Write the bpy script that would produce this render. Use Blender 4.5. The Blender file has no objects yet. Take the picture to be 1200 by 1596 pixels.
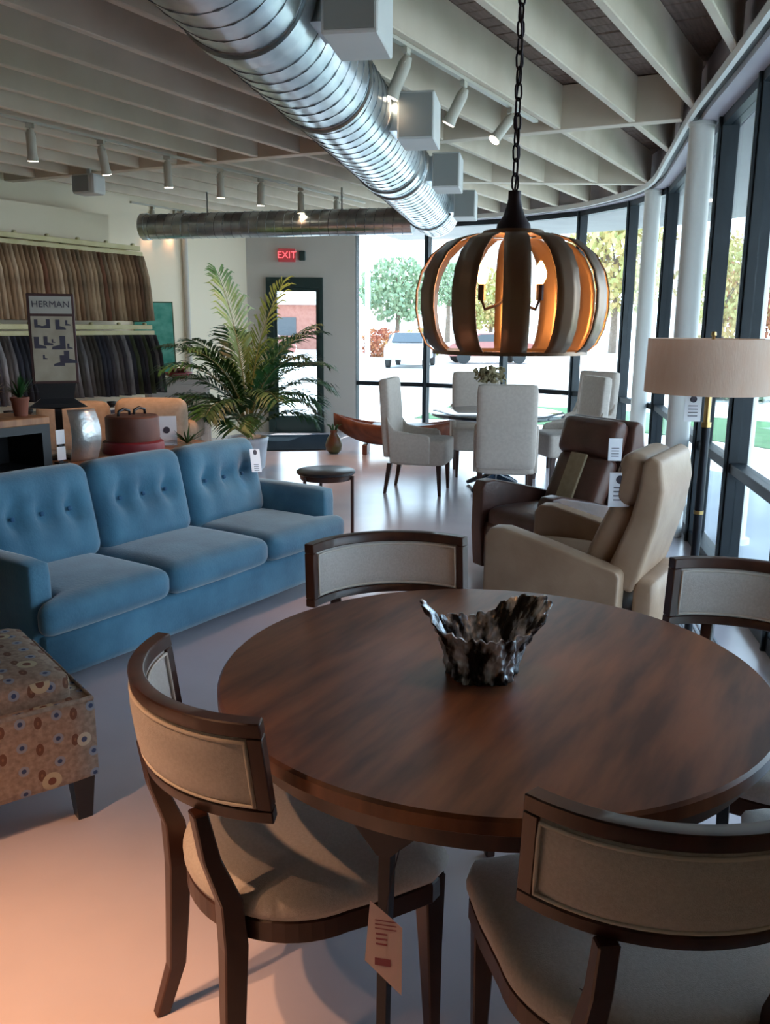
import bpy, bmesh, math, random
from mathutils import Vector, Matrix, Euler
random.seed(7)
PI = math.pi
scene = bpy.context.scene
COL = scene.collection

# ------------------------------------------------------------------ camera
cam_d = bpy.data.cameras.new('camera')
cam_d.sensor_fit = 'VERTICAL'; cam_d.sensor_height = 24.0; cam_d.sensor_width = 18.0
cam_d.lens = 1330.0 / 1596.0 * 24.0
cam_d.clip_start = 0.05; cam_d.clip_end = 500
cam = bpy.data.objects.new('camera', cam_d); COL.objects.link(cam)
cam.matrix_world = (Matrix.Translation((0, 0, 1.53)) @ Matrix.Rotation(math.radians(90 - 12.3), 4, 'X')
                    @ Matrix.Rotation(math.atan(40 / 6100.0), 4, 'Z'))
scene.camera = cam
cam_d.dof.use_dof = False

# ------------------------------------------------------------------ world, sun, exposure
world = bpy.data.worlds.new('sky'); scene.world = world; world.use_nodes = True
wn = world.node_tree.nodes; wl = world.node_tree.links
for n in list(wn): wn.remove(n)
wo = wn.new('ShaderNodeOutputWorld'); wb = wn.new('ShaderNodeBackground')
tc = wn.new('ShaderNodeTexCoord'); sx = wn.new('ShaderNodeSeparateXYZ'); cr = wn.new('ShaderNodeValToRGB')
cr.color_ramp.elements[0].position = 0.0; cr.color_ramp.elements[0].color = (0.78, 0.90, 1.0, 1)
cr.color_ramp.elements[1].position = 0.6; cr.color_ramp.elements[1].color = (0.50, 0.73, 1.0, 1)
wl.new(tc.outputs['Generated'], sx.inputs[0]); wl.new(sx.outputs['Z'], cr.inputs[0])
wl.new(cr.outputs[0], wb.inputs[0]); wl.new(wb.outputs[0], wo.inputs[0])
wb.inputs[1].default_value = 4.2
sun_d = bpy.data.lights.new('sun', 'SUN'); sun_d.energy = 7.0; sun_d.angle = math.radians(0.6)
sun_d.color = (1.0, 0.95, 0.86)
sun = bpy.data.objects.new('sun', sun_d); COL.objects.link(sun)
sun.rotation_euler = (math.radians(32), 0, math.radians(165)); sun.location = (5, 20, 15)
scene.view_settings.view_transform = 'Standard'; scene.view_settings.look = 'None'
scene.view_settings.gamma = 1.0; scene.view_settings.use_curve_mapping = False
scene.view_settings.exposure = 0.42

# ------------------------------------------------------------------ materials
def mat(name, col, rough=0.6, metal=0.0, col2=None, nscale=8.0, stretch=(1, 1, 1), bump=0.0, bscale=None,
        spec=0.5, coat=0.0, emit=None, estr=0.0, contrast=(0.35, 0.65), detail=4.0, sheen=0.0, coords='Object'):
    m = bpy.data.materials.new(name); m.use_nodes = True
    nt = m.node_tree; N = nt.nodes; L = nt.links
    b = N['Principled BSDF']
    b.inputs['Base Color'].default_value = (*col, 1); b.inputs['Roughness'].default_value = rough
    b.inputs['Metallic'].default_value = metal; b.inputs['Specular IOR Level'].default_value = spec
    b.inputs['Coat Weight'].default_value = coat; b.inputs['Coat Roughness'].default_value = 0.12
    b.inputs['Sheen Weight'].default_value = sheen
    if emit:
        b.inputs['Emission Color'].default_value = (*emit, 1); b.inputs['Emission Strength'].default_value = estr
    t = N.new('ShaderNodeTexCoord'); mp = N.new('ShaderNodeMapping'); mp.inputs['Scale'].default_value = stretch
    L.new(t.outputs[coords], mp.inputs[0])
    if col2:
        no = N.new('ShaderNodeTexNoise'); no.inputs['Scale'].default_value = nscale; no.inputs['Detail'].default_value = detail
        L.new(mp.outputs[0], no.inputs['Vector'])
        r = N.new('ShaderNodeValToRGB'); r.color_ramp.elements[0].position = contrast[0]; r.color_ramp.elements[1].position = contrast[1]
        r.color_ramp.elements[0].color = (*col, 1); r.color_ramp.elements[1].color = (*col2, 1)
        L.new(no.outputs[0], r.inputs[0]); L.new(r.outputs[0], b.inputs['Base Color'])
    if bump:
        n2 = N.new('ShaderNodeTexNoise'); n2.inputs['Scale'].default_value = bscale or nscale * 4; n2.inputs['Detail'].default_value = 3
        L.new(mp.outputs[0], n2.inputs['Vector'])
        bp = N.new('ShaderNodeBump'); bp.inputs['Strength'].default_value = bump; bp.inputs['Distance'].default_value = 0.01
        L.new(n2.outputs[0], bp.inputs['Height']); L.new(bp.outputs[0], b.inputs['Normal'])
    return m

def glass_mat(name, tint=(0.93, 0.97, 0.98), refl=1.0):
    m = bpy.data.materials.new(name); m.use_nodes = True
    N = m.node_tree.nodes; L = m.node_tree.links
    for n in list(N): N.remove(n)
    o = N.new('ShaderNodeOutputMaterial'); t = N.new('ShaderNodeBsdfTransparent'); g = N.new('ShaderNodeBsdfGlossy')
    t.inputs[0].default_value = (*tint, 1); g.inputs['Roughness'].default_value = 0.02
    lw = N.new('ShaderNodeLayerWeight'); lw.inputs[0].default_value = 0.5
    pw = N.new('ShaderNodeMath'); pw.operation = 'POWER'; L.new(lw.outputs['Facing'], pw.inputs[0]); pw.inputs[1].default_value = 4.0
    f = N.new('ShaderNodeMath'); f.operation = 'MULTIPLY_ADD'; L.new(pw.outputs[0], f.inputs[0]); f.inputs[1].default_value = 0.35; f.inputs[2].default_value = 0.02
    mx = N.new('ShaderNodeMixShader'); L.new(f.outputs[0], mx.inputs[0]); L.new(t.outputs[0], mx.inputs[1]); L.new(g.outputs[0], mx.inputs[2])
    L.new(mx.outputs[0], o.inputs[0]); return m

M = {}
M['floor'] = mat('polished_concrete', (0.55, 0.50, 0.54), 0.22, col2=(0.63, 0.57, 0.61), nscale=1.6, bump=0.02, bscale=9, spec=0.5)
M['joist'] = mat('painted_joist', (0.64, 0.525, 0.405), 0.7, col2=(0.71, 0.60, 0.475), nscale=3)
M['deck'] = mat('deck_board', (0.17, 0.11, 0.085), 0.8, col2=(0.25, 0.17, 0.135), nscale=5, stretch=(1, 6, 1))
M['wall'] = mat('wall_paint', (0.55, 0.50, 0.44), 0.85, col2=(0.60, 0.55, 0.49), nscale=0.8)
M['wall_cream'] = mat('cream_wall_paint', (0.80, 0.68, 0.50), 0.85, col2=(0.84, 0.73, 0.56), nscale=0.7)
M['white_paint'] = mat('white_paint', (0.82, 0.80, 0.76), 0.6, col2=(0.86, 0.84, 0.80), nscale=2)
M['soffit'] = mat('soffit_paint', (0.55, 0.50, 0.54), 0.6, col2=(0.6, 0.55, 0.58), nscale=2)
M['frame'] = mat('dark_bronze_aluminium', (0.010, 0.015, 0.020), 0.45, metal=0.0, col2=(0.016, 0.022, 0.028), nscale=4, spec=0.35)
M['glass'] = glass_mat('window_glass')
M['galv'] = mat('galvanised_steel', (0.62, 0.66, 0.68), 0.28, metal=1.0, col2=(0.42, 0.48, 0.52), nscale=7, bump=0.1, bscale=16)
M['galv_dark'] = mat('duct_seam', (0.16, 0.18, 0.2), 0.5, metal=0.8)
M['boxgrey'] = mat('grey_painted_steel', (0.60, 0.60, 0.58), 0.6, col2=(0.64, 0.64, 0.62), nscale=3)
M['grille'] = mat('grille_grey', (0.26, 0.27, 0.26), 0.6)
M['wood_dark'] = mat('walnut_frame', (0.028, 0.010, 0.007), 0.36, col2=(0.060, 0.022, 0.014), nscale=4, stretch=(6, 1, 1), spec=0.5)
M['wood_top'] = mat('walnut_top', (0.085, 0.028, 0.014), 0.34, col2=(0.27, 0.10, 0.042), nscale=2.0, stretch=(1.2, 7, 1), spec=0.45, detail=10)
M['linen'] = mat('beige_linen', (0.49, 0.465, 0.44), 0.9, col2=(0.56, 0.535, 0.51), nscale=160, bump=0.25, bscale=500, sheen=0.2)
M['piping'] = mat('pale_piping', (0.62, 0.58, 0.52), 0.8)
M['blue'] = mat('blue_velvet', (0.040, 0.14, 0.23), 0.85, col2=(0.07, 0.215, 0.33), nscale=5, bump=0.15, bscale=90, sheen=0.5, detail=6)
M['blue_seam'] = mat('blue_seam', (0.03, 0.10, 0.2), 0.9)
M['black'] = mat('black_lacquer', (0.012, 0.013, 0.016), 0.35)
M['black_metal'] = mat('black_metal', (0.02, 0.022, 0.03), 0.4, metal=0.6)
M['brass'] = mat('brass', (0.55, 0.38, 0.16), 0.3, metal=1.0)
M['shade'] = mat('linen_lamp_shade', (0.70, 0.47, 0.37), 0.9, col2=(0.76, 0.55, 0.45), nscale=60, stretch=(1, 1, .2), bump=0.15, bscale=220)
M['cream_leather'] = mat('cream_leather', (0.33, 0.205, 0.13), 0.5, col2=(0.40, 0.265, 0.175), nscale=6, bump=0.1, bscale=60)
M['cream_seam'] = mat('leather_seam', (0.25, 0.19, 0.14), 0.7)
M['brown_leather'] = mat('brown_leather', (0.07, 0.028, 0.02), 0.38, col2=(0.12, 0.05, 0.035), nscale=6, bump=0.12, bscale=60)
M['tan_panel'] = mat('tan_suede', (0.36, 0.28, 0.17), 0.9, col2=(0.42, 0.33, 0.21), nscale=30)
M['parsons'] = mat('ivory_upholstery', (0.54, 0.46, 0.40), 0.85, col2=(0.60, 0.52, 0.455), nscale=40, bump=0.1, bscale=200)
M['paper'] = mat('tag_card', (0.80, 0.80, 0.84), 0.7)
M['paper_pink'] = mat('pink_tag_card', (0.74, 0.58, 0.60), 0.7, col2=(0.80, 0.64, 0.64), nscale=12)
M['ink'] = mat('tag_ink', (0.05, 0.04, 0.06), 0.7)
M['ink_red'] = mat('tag_ink_red', (0.35, 0.10, 0.14), 0.7)
M['bronze_strap'] = mat('bronze_strap', (0.20, 0.135, 0.095), 0.38, metal=0.7, col2=(0.34, 0.24, 0.17), nscale=6, stretch=(1, 1, .3), bump=0.08)
M['chain'] = mat('dark_iron_chain', (0.035, 0.025, 0.03), 0.5, metal=0.6)
M['bulb'] = mat('glowing_bulb', (1, .8, .5), 0.3, emit=(1.0, 0.50, 0.16), estr=14)
M['spotlens'] = mat('lit_spot_lens', (1, .9, .8), 0.3, emit=(1.0, 0.84, 0.62), estr=16)
M['spotbody'] = mat('track_head_paint', (0.52, 0.48, 0.40), 0.5)
M['orange_wood'] = mat('orange_wood', (0.24, 0.09, 0.035), 0.4, col2=(0.42, 0.18, 0.07), nscale=3, stretch=(8, 1, 1), detail=6)
M['dark_cabinet'] = mat('charcoal_cabinet', (0.012, 0.014, 0.018), 0.5)
M['silver_plate'] = mat('hammered_silver', (0.72, 0.74, 0.74), 0.35, metal=0.85, col2=(0.55, 0.58, 0.60), nscale=9, bump=0.35, bscale=30)
M['drum'] = mat('brown_drum', (0.10, 0.03, 0.02), 0.5, col2=(0.14, 0.048, 0.03), nscale=8)
M['drum_red'] = mat('red_drum_base', (0.22, 0.02, 0.03), 0.45)
M['leaf'] = mat('palm_leaf', (0.010, 0.055, 0.016), 0.5, col2=(0.03, 0.105, 0.025), nscale=3, spec=0.4)
M['leaf_pale'] = mat('fan_leaf_green', (0.10, 0.19, 0.04), 0.5, col2=(0.16, 0.26, 0.06), nscale=3)
M['stem'] = mat('palm_stem', (0.16, 0.17, 0.07), 0.6)
M['pot_white'] = mat('glazed_pot', (0.48, 0.52, 0.60), 0.3, col2=(0.68, 0.72, 0.78), nscale=5)
M['teal_paint'] = mat('teal_canvas', (0.05, 0.32, 0.24), 0.6, col2=(0.16, 0.50, 0.40), nscale=9, detail=8)
M['teal_frame'] = mat('teal_frame', (0.10, 0.12, 0.06), 0.5)
M['door'] = mat('dark_green_door', (0.014, 0.035, 0.032), 0.4)
M['mat_rubber'] = mat('charcoal_mat', (0.008, 0.016, 0.025), 1.0, col2=(0.014, 0.024, 0.034), nscale=60, bump=0.3, spec=0.05)
M['exit'] = mat('exit_sign_red', (0.5, 0.05, 0.06), 0.5, emit=(1, .12, .14), estr=1.3)
M['exit_glow'] = mat('exit_sign_face', (0.30, 0.06, 0.07), 0.5, emit=(1, .1, .1), estr=0.12)
M['canoe'] = mat('red_brown_timber', (0.13, 0.035, 0.018), 0.35, col2=(0.24, 0.075, 0.035), nscale=4, stretch=(1, 8, 1))
M['gourd'] = mat('ceramic_gourd', (0.12, 0.04, 0.02), 0.35, col2=(0.08, 0.10, 0.03), nscale=5)
M['blue_top'] = mat('glossy_dark_top', (0.02, 0.035, 0.06), 0.12, spec=0.8, coat=0.5)
M['dry'] = mat('dried_flowers', (0.20, 0.16, 0.08), 0.9, col2=(0.34, 0.28, 0.16), nscale=30)
M['poster'] = mat('poster_print', (0.36, 0.29, 0.21), 0.8, col2=(0.45, 0.37, 0.28), nscale=9)
M['poster_hdr'] = mat('poster_header', (0.42, 0.38, 0.33), 0.8)
M['poster_frame'] = mat('maroon_poster_frame', (0.06, 0.02, 0.018), 0.5)
M['driftwood'] = mat('silvered_root', (0.014, 0.015, 0.02), 0.3, metal=0.45, col2=(0.72, 0.82, 0.92), nscale=26, stretch=(1, 1, .4), bump=1.0, bscale=40, contrast=(0.45, 0.60), detail=8)  # silver tone, with pale blue window highlights painted into the colour
M['canopy'] = mat('canopy_underside', (0.30, 0.28, 0.28), 0.8, col2=(0.34, 0.32, 0.32), nscale=2)
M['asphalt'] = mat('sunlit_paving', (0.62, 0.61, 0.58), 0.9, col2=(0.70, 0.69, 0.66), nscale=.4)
M['sidewalk'] = mat('sidewalk_concrete', (0.48, 0.50, 0.54), 0.9, col2=(0.55, 0.57, 0.6), nscale=.8)
M['grass'] = mat('lawn', (0.018, 0.085, 0.025), 0.9, col2=(0.035, 0.13, 0.04), nscale=6, bump=.5, bscale=40)
M['tree_green'] = mat('tree_leaves', (0.20, 0.30, 0.18), 0.8, col2=(0.34, 0.40, 0.24), nscale=1.2)
M['tree_gold'] = mat('autumn_leaves', (0.50, 0.34, 0.14), 0.8, col2=(0.42, 0.44, 0.16), nscale=.8)
M['tree_red'] = mat('red_leaves', (0.36, 0.10, 0.06), 0.8, col2=(0.45, 0.22, 0.08), nscale=1)
M['bark'] = mat('bark', (0.16, 0.11, 0.08), 0.9, col2=(0.22, 0.16, 0.12), nscale=8)
M['brick'] = mat('far_brick', (0.30, 0.12, 0.09), 0.9, col2=(0.36, 0.16, 0.12), nscale=4)
M['car_grey'] = mat('grey_car_paint', (0.45, 0.46, 0.48), 0.3, coat=.6)
M['car_red'] = mat('maroon_car_paint', (0.32, 0.10, 0.08), 0.3, coat=.6)
M['tyre'] = mat('tyre', (0.03, 0.03, 0.03), 0.8)
M['car_glass'] = mat('car_glass', (0.05, 0.06, 0.07), 0.1)
M['beige'] = mat('beige_chenille', (0.25, 0.20, 0.145), 0.9, col2=(0.31, 0.25, 0.19), nscale=20)
M['dresser'] = mat('greyed_white_dresser', (0.50, 0.45, 0.40), 0.6, col2=(0.56, 0.5, 0.45), nscale=5)
M['terracotta'] = mat('terracotta', (0.20, 0.06, 0.035), 0.7)
M['register'] = mat('floor_grille_metal', (0.35, 0.37, 0.42), 0.4, metal=0.6)
M['rack_wood'] = mat('pale_rack_rail', (0.50, 0.42, 0.20), 0.6, col2=(0.58, 0.5, 0.28), nscale=6)

def shade_mat():
    m = mat('linen_lamp_shade', (0.80, 0.60, 0.48), 0.9, col2=(0.84, 0.67, 0.56), nscale=60, stretch=(1, 1, .2), bump=0.15, bscale=220)
    N = m.node_tree.nodes; L = m.node_tree.links; b = N['Principled BSDF']; o = [n for n in N if n.type == 'OUTPUT_MATERIAL'][0]
    t = N.new('ShaderNodeBsdfTranslucent'); t.inputs[0].default_value = (0.82, 0.62, 0.5, 1); x = N.new('ShaderNodeMixShader'); x.inputs[0].default_value = 0.45
    L.new(b.outputs[0], x.inputs[1]); L.new(t.outputs[0], x.inputs[2]); L.new(x.outputs[0], o.inputs[0]); return m
M['shade'] = shade_mat()
# patterned upholstery of the ottoman: woven columns of rings and spots
def ring_fabric():
    m = bpy.data.materials.new('ring_pattern_weave'); m.use_nodes = True
    N = m.node_tree.nodes; L = m.node_tree.links; b = N['Principled BSDF']; b.inputs['Roughness'].default_value = 0.9
    uv = N.new('ShaderNodeUVMap'); uv.uv_map = 'UVMap'
    def vm(op, a, v=None):
        n = N.new('ShaderNodeVectorMath'); n.operation = op
        L.new(a, n.inputs[0])
        if v is not None:
            if isinstance(v, tuple): n.inputs[1].default_value = v
            else: L.new(v, n.inputs[1])
        return n
    def ma(op, a, bb=None, c=None):
        n = N.new('ShaderNodeMath'); n.operation = op
        for i, q in enumerate((a, bb, c)):
            if q is None: continue
            if isinstance(q, (int, float)): n.inputs[i].default_value = q
            else: L.new(q, n.inputs[i])
        return n.outputs[0]
    base_no = N.new('ShaderNodeTexNoise'); base_no.inputs['Scale'].default_value = 60
    L.new(uv.outputs[0], base_no.inputs['Vector'])
    cr0 = N.new('ShaderNodeValToRGB'); cr0.color_ramp.elements[0].color = (0.20, 0.135, 0.10, 1); cr0.color_ramp.elements[1].color = (0.33, 0.24, 0.18, 1)
    cr0.color_ramp.elements[0].position = .3; cr0.color_ramp.elements[1].position = .7
    L.new(base_no.outputs[0], cr0.inputs[0])
    cur = cr0.outputs[0]
    def mix(fac, col, prev):
        n = N.new('ShaderNodeMix'); n.data_type = 'RGBA'; L.new(fac, n.inputs[0]); L.new(prev, n.inputs[6])
        if isinstance(col, tuple): n.inputs[7].default_value = (*col, 1)
        else: L.new(col, n.inputs[7])
        return n.outputs[2]
    def layer(cell, off, rad, ringcol, corecol, keep, core, prev, sq=(1, 1)):
        s = vm('ADD', uv.outputs[0], (off[0], off[1], 0)); s = vm('MULTIPLY', s.outputs[0], (1 / cell[0], 1 / cell[1], 0))
        fl = vm('FLOOR', s.outputs[0]); fr = vm('FRACTION', s.outputs[0])
        c = vm('SUBTRACT', fr.outputs[0], (0.5, 0.5, 0)); c = vm('MULTIPLY', c.outputs[0], (cell[0] * sq[0], cell[1] * sq[1], 0))
        ln = N.new('ShaderNodeVectorMath'); ln.operation = 'LENGTH'; L.new(c.outputs[0], ln.inputs[0]); d = ln.outputs['Value']
        wn_ = N.new('ShaderNodeTexWhiteNoise'); wn_.noise_dimensions = '2D'; L.new(fl.outputs[0], wn_.inputs['Vector'])
        k = ma('LESS_THAN', wn_.outputs['Value'], keep)
        disc = ma('MULTIPLY', ma('LESS_THAN', d, rad), k); inner = ma('MULTIPLY', ma('LESS_THAN', d, rad * core), k)
        return mix(inner, corecol, mix(disc, ringcol, prev))
    cur = layer((0.105, 0.085), (0.02, 0.01), 0.0115, (0.13, 0.055, 0.032), (0.20, 0.10, 0.055), .7, .3, cur, (1, .6))
    cur = layer((0.105, 0.075), (0.07, 0.03), 0.016, (0.23, 0.24, 0.28), (0.03, 0.05, 0.12), .75, .45, cur)
    cur = layer((0.21, 0.15), (0.045, 0.05), 0.029, (0.42, 0.34, 0.22), (0.14, 0.05, 0.03), .8, .42, cur)
    cur = layer((0.21, 0.16), (0.15, 0.12), 0.022, (0.46, 0.38, 0.28), (0.05, 0.06, 0.12), .6, .4, cur)
    L.new(cur, b.inputs['Base Color']); return m
M['ring'] = ring_fabric()

# ------------------------------------------------------------------ mesh helpers
def V(*a): return Vector(a)
def newbm(): return bmesh.new()
def box(bm, x0, x1, y0, y1, z0, z1, mtx=None):
    vs = [bm.verts.new((x, y, z)) for x in (x0, x1) for y in (y0, y1) for z in (z0, z1)]
    for f in ((0, 1, 3, 2), (4, 6, 7, 5), (0, 4, 5, 1), (2, 3, 7, 6), (0, 2, 6, 4), (1, 5, 7, 3)):
        bm.faces.new([vs[i] for i in f])
    if mtx: bmesh.ops.transform(bm, matrix=mtx, verts=vs)
    return vs
def bevel(bm, w=0.004, seg=1):
    bmesh.ops.recalc_face_normals(bm, faces=bm.faces)
    es = [e for e in bm.edges if len(e.link_faces) == 2 and e.calc_face_angle(0) > 0.6]
    bmesh.ops.bevel(bm, geom=es, offset=w, segments=seg, affect='EDGES', profile=0.6)
def rbox(bm, c, half, r, n=8, puff=(0, 0, 0), dimples=None, mtx=None):
    """rounded cushion; puff swells the +-axis faces; dimples=[(x,z,depth,radius)] press the -y face"""
    tmp = bmesh.new(); bmesh.ops.create_cube(tmp, size=2.0)
    bmesh.ops.subdivide_edges(tmp, edges=tmp.edges[:], cuts=n - 1, use_grid_fill=True)
    hx, hy, hz = half
    for v in tmp.verts:
        q = V(v.co.x, v.co.y, v.co.z)
        # denser near the edges
        p = V(*[math.copysign(abs(t) ** 0.75, t) * h for t, h in zip(q, (hx, hy, hz))])
        inn = V(*[max(-(h - r), min(h - r, t)) for t, h in zip(p, (hx, hy, hz))])
        d = p - inn
        if d.length > 1e-6: p = inn + d.normalized() * r if sum(abs(a) > 1e-6 for a in d) > 1 else inn + V(*[math.copysign(r, a) if abs(a) > 1e-6 else 0 for a in d])
        fx = 1 - (p.x / hx) ** 2; fy = 1 - (p.y / hy) ** 2; fz = 1 - (p.z / hz) ** 2
        o = V(0, 0, 0)
        if puff[0]: o.x = math.copysign(puff[0], p.x) * max(0, fy * fz) * (abs(p.x) / hx)
        if puff[1]: o.y = math.copysign(puff[1], p.y) * max(0, fx * fz) ** .7 * (abs(p.y) / hy)
        if puff[2]: o.z = math.copysign(puff[2], p.z) * max(0, fx * fy) ** .7 * (abs(p.z) / hz)
        p = p + o
        if dimples and p.y < 0:
            for (dx, dz, dd, dr) in dimples:
                rr = math.hypot(p.x - dx, p.z - dz)
                p.y += dd * math.exp(-(rr / dr) ** 2)
                p.y += dd * .35 * math.exp(-(abs(p.x - dx) / (dr * .35)) ** 2) * math.exp(-(abs(p.z - dz) / (dr * 2.2)) ** 2)
        v.co = p + V(*c)
    if mtx: bmesh.ops.transform(tmp, matrix=mtx, verts=tmp.verts)
    me = bpy.data.meshes.new('t'); tmp.to_mesh(me); tmp.free(); bm.from_mesh(me); bpy.data.meshes.remove(me)
def tube(bm, pts, rad, seg=8, caps=True, closed=False, flat=None):
    pts = [Vector(p) for p in pts]; n = len(pts); rings = []
    rads = rad if isinstance(rad, (list, tuple)) else [rad] * n
    up = None
    for i, p in enumerate(pts):
        if closed: t = (pts[(i + 1) % n] - pts[i - 1])
        else: t = pts[min(i + 1, n - 1)] - pts[max(i - 1, 0)]
        t = t.normalized()
        if up is None:
            up = V(0, 0, 1) if abs(t.z) < 0.9 else V(1, 0, 0)
        a = t.cross(up).normalized(); b_ = a.cross(t).normalized(); up = b_
        ring = []
        for k in range(seg):
            th = 2 * PI * (k + .5) / seg; ca, sa = math.cos(th), math.sin(th)
            ring.append(bm.verts.new(p + (a * ca * (flat[0] if flat else 1) + b_ * sa * (flat[1] if flat else 1)) * rads[i]))
        rings.append(ring)
    m = n if closed else n - 1
    for i in range(m):
        A, B = rings[i], rings[(i + 1) % n]
        for k in range(seg):
            bm.faces.new((A[k], A[(k + 1) % seg], B[(k + 1) % seg], B[k]))
    if caps and not closed:
        bm.faces.new(list(reversed(rings[0]))); bm.faces.new(rings[-1])
def lathe(bm, prof, seg=24, c=(0, 0, 0), closed_top=False, closed_bot=True):
    rings = []
    for r, z in prof:
        rings.append([bm.verts.new((c[0] + r * math.cos(2 * PI * k / seg), c[1] + r * math.sin(2 * PI * k / seg), c[2] + z)) for k in range(seg)])
    for A, B in zip(rings, rings[1:]):
        for k in range(seg): bm.faces.new((A[k], A[(k + 1) % seg], B[(k + 1) % seg], B[k]))
    if closed_bot: bm.faces.new(list(reversed(rings[0])))
    if closed_top: bm.faces.new(rings[-1])
def prism(bm, outline, z0, z1):
    lo = [bm.verts.new((x, y, z0)) for x, y in outline]; hi = [bm.verts.new((x, y, z1)) for x, y in outline]
    n = len(outline)
    for i in range(n): bm.faces.new((lo[i], lo[(i + 1) % n], hi[(i + 1) % n], hi[i]))
    bm.faces.new(list(reversed(lo))); bm.faces.new(hi)
def taper(bm, p0, p1, a0, a1):
    """square bar from p0 to p1 with half sizes a0=(x,y), a1"""
    lo = [bm.verts.new((p0[0] + sx * a0[0], p0[1] + sy * a0[1], p0[2])) for sx, sy in ((-1, -1), (1, -1), (1, 1), (-1, 1))]
    hi = [bm.verts.new((p1[0] + sx * a1[0], p1[1] + sy * a1[1], p1[2])) for sx, sy in ((-1, -1), (1, -1), (1, 1), (-1, 1))]
    for i in range(4): bm.faces.new((lo[i], lo[(i + 1) % 4], hi[(i + 1) % 4], hi[i]))
    bm.faces.new(list(reversed(lo))); bm.faces.new(hi)
def sweepbar(bm, secs):
    """secs: list of (center, halfx, halfy) horizontal rectangles joined upward"""
    rings = []
    for c, hx, hy in secs:
        rings.append([bm.verts.new((c[0] + sx * hx, c[1] + sy * hy, c[2])) for sx, sy in ((-1, -1), (1, -1), (1, 1), (-1, 1))])
    for A, B in zip(rings, rings[1:]):
        for i in range(4): bm.faces.new((A[i], A[(i + 1) % 4], B[(i + 1) % 4], B[i]))
    bm.faces.new(list(reversed(rings[0]))); bm.faces.new(rings[-1])
def obj(name, bm, m, parent=None, smooth=False, kind=None, loc=None, rot=None):
    bmesh.ops.recalc_face_normals(bm, faces=bm.faces)
    me = bpy.data.meshes.new(name); bm.to_mesh(me); bm.free()
    if smooth:
        for p in me.polygons: p.use_smooth = True
        if smooth != 'all': me.set_sharp_from_angle(angle=math.radians(42))
    me.materials.append(M[m] if isinstance(m, str) else m)
    o = bpy.data.objects.new(name, me); COL.objects.link(o)
    if parent: o.parent = parent
    if kind: o['kind'] = kind
    if loc: o.location = loc
    if rot: o.rotation_euler = rot
    return o
def thing(name, label, cat, loc=(0, 0, 0), rz=0, group=None):
    o = bpy.data.objects.new(name, None); COL.objects.link(o); o.empty_display_size = .1
    o.location = loc; o.rotation_euler = (0, 0, rz); o['label'] = label; o['category'] = cat
    if group: o['group'] = group
    return o
def tag(o, label, cat, group=None):
    o['label'] = label; o['category'] = cat
    if group: o['group'] = group
    return o
def struct_root(name):
    o = bpy.data.objects.new(name, None); COL.objects.link(o); o['kind'] = 'structure'; return o
def dup(root, loc, rz, label=None, group=None):
    r = root.copy(); COL.objects.link(r); r.location = loc; r.rotation_euler = (0, 0, rz)
    if label: r['label'] = label
    if group: r['group'] = group
    for ch in list(root.children):
        c = ch.copy(); COL.objects.link(c); c.parent = r
        for g in list(ch.children):
            d = g.copy(); COL.objects.link(d); d.parent = c
    return r
def text_bm(s, size, depth=0.001):
    cu = bpy.data.curves.new('t', 'FONT'); cu.body = s; cu.size = size; cu.extrude = depth; cu.align_x = 'CENTER'; cu.align_y = 'CENTER'
    cu.resolution_u = 2
    o = bpy.data.objects.new('t', cu); COL.objects.link(o)
    dg = bpy.context.evaluated_depsgraph_get(); me = bpy.data.meshes.new_from_object(o.evaluated_get(dg))
    bm = bmesh.new(); bm.from_mesh(me); bpy.data.meshes.remove(me); bpy.data.objects.remove(o); bpy.data.curves.remove(cu)
    bmesh.ops.transform(bm, matrix=Matrix.Rotation(PI / 2, 4, 'X'), verts=bm.verts)   # upright, facing -y
    return bm

# ------------------------------------------------------------------ setting: plan of the room
ZH = 2.90     # window head / soffit
ZJ = 2.95     # underside of joists
ZD = 3.25     # deck
GL = [(-0.44, 12.62), (0.57, 12.25), (1.58, 11.65), (2.37, 10.85), (2.74, 9.98), (2.86, 9.0), (2.60, 7.62), (2.275, 6.08),
      (2.10, 5.05), (1.90, 3.9), (1.68, 2.7), (1.46, 1.5), (1.24, 0.3), (1.02, -0.9), (0.75, -2.5)]
def offs(poly, d):
    out = []
    for i, p in enumerate(poly):
        a = Vector(poly[max(i - 1, 0)]); b = Vector(poly[min(i + 1, len(poly) - 1)]); t = (b - a).normalized()
        nrm = Vector((t.y, -t.x))           # to the right of travel = inside the room here
        out.append((p[0] + nrm.x * d, p[1] + nrm.y * d))
    return out
def smooth(poly, k=4):
    out = []
    P_ = [Vector(p) for p in poly]
    for i in range(len(P_) - 1):
        p0 = P_[max(i - 1, 0)]; p1 = P_[i]; p2 = P_[i + 1]; p3 = P_[min(i + 2, len(P_) - 1)]
        for j in range(k):
            t = j / k
            q = 0.5 * ((2 * p1) + (p2 - p0) * t + (2 * p0 - 5 * p1 + 4 * p2 - p3) * t * t + (3 * p1 - p0 - 3 * p2 + p3) * t ** 3)
            out.append((q.x, q.y))
    out.append(tuple(poly[-1])); return out
A0 = Vector((-1.98, 12.5)); WD = Vector((-0.5, -0.8660254)); WN = Vector((0.8660254, -0.5))
LW_END = A0 + WD * 17.3
GS = smooth(GL)
RIM = offs(GS, 0.22)
ROOM = [tuple(p) for p in RIM] + [(LW_END.x, -2.5), (A0.x, A0.y), (-0.44, 12.5)]
def inside(x, y, poly=ROOM):
    c = False; n = len(poly)
    for i in range(n):
        x1, y1 = poly[i]; x2, y2 = poly[i - 1]
        if (y1 > y) != (y2 > y) and x < (x2 - x1) * (y - y1) / (y2 - y1) + x1: c = not c
    return c
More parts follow.
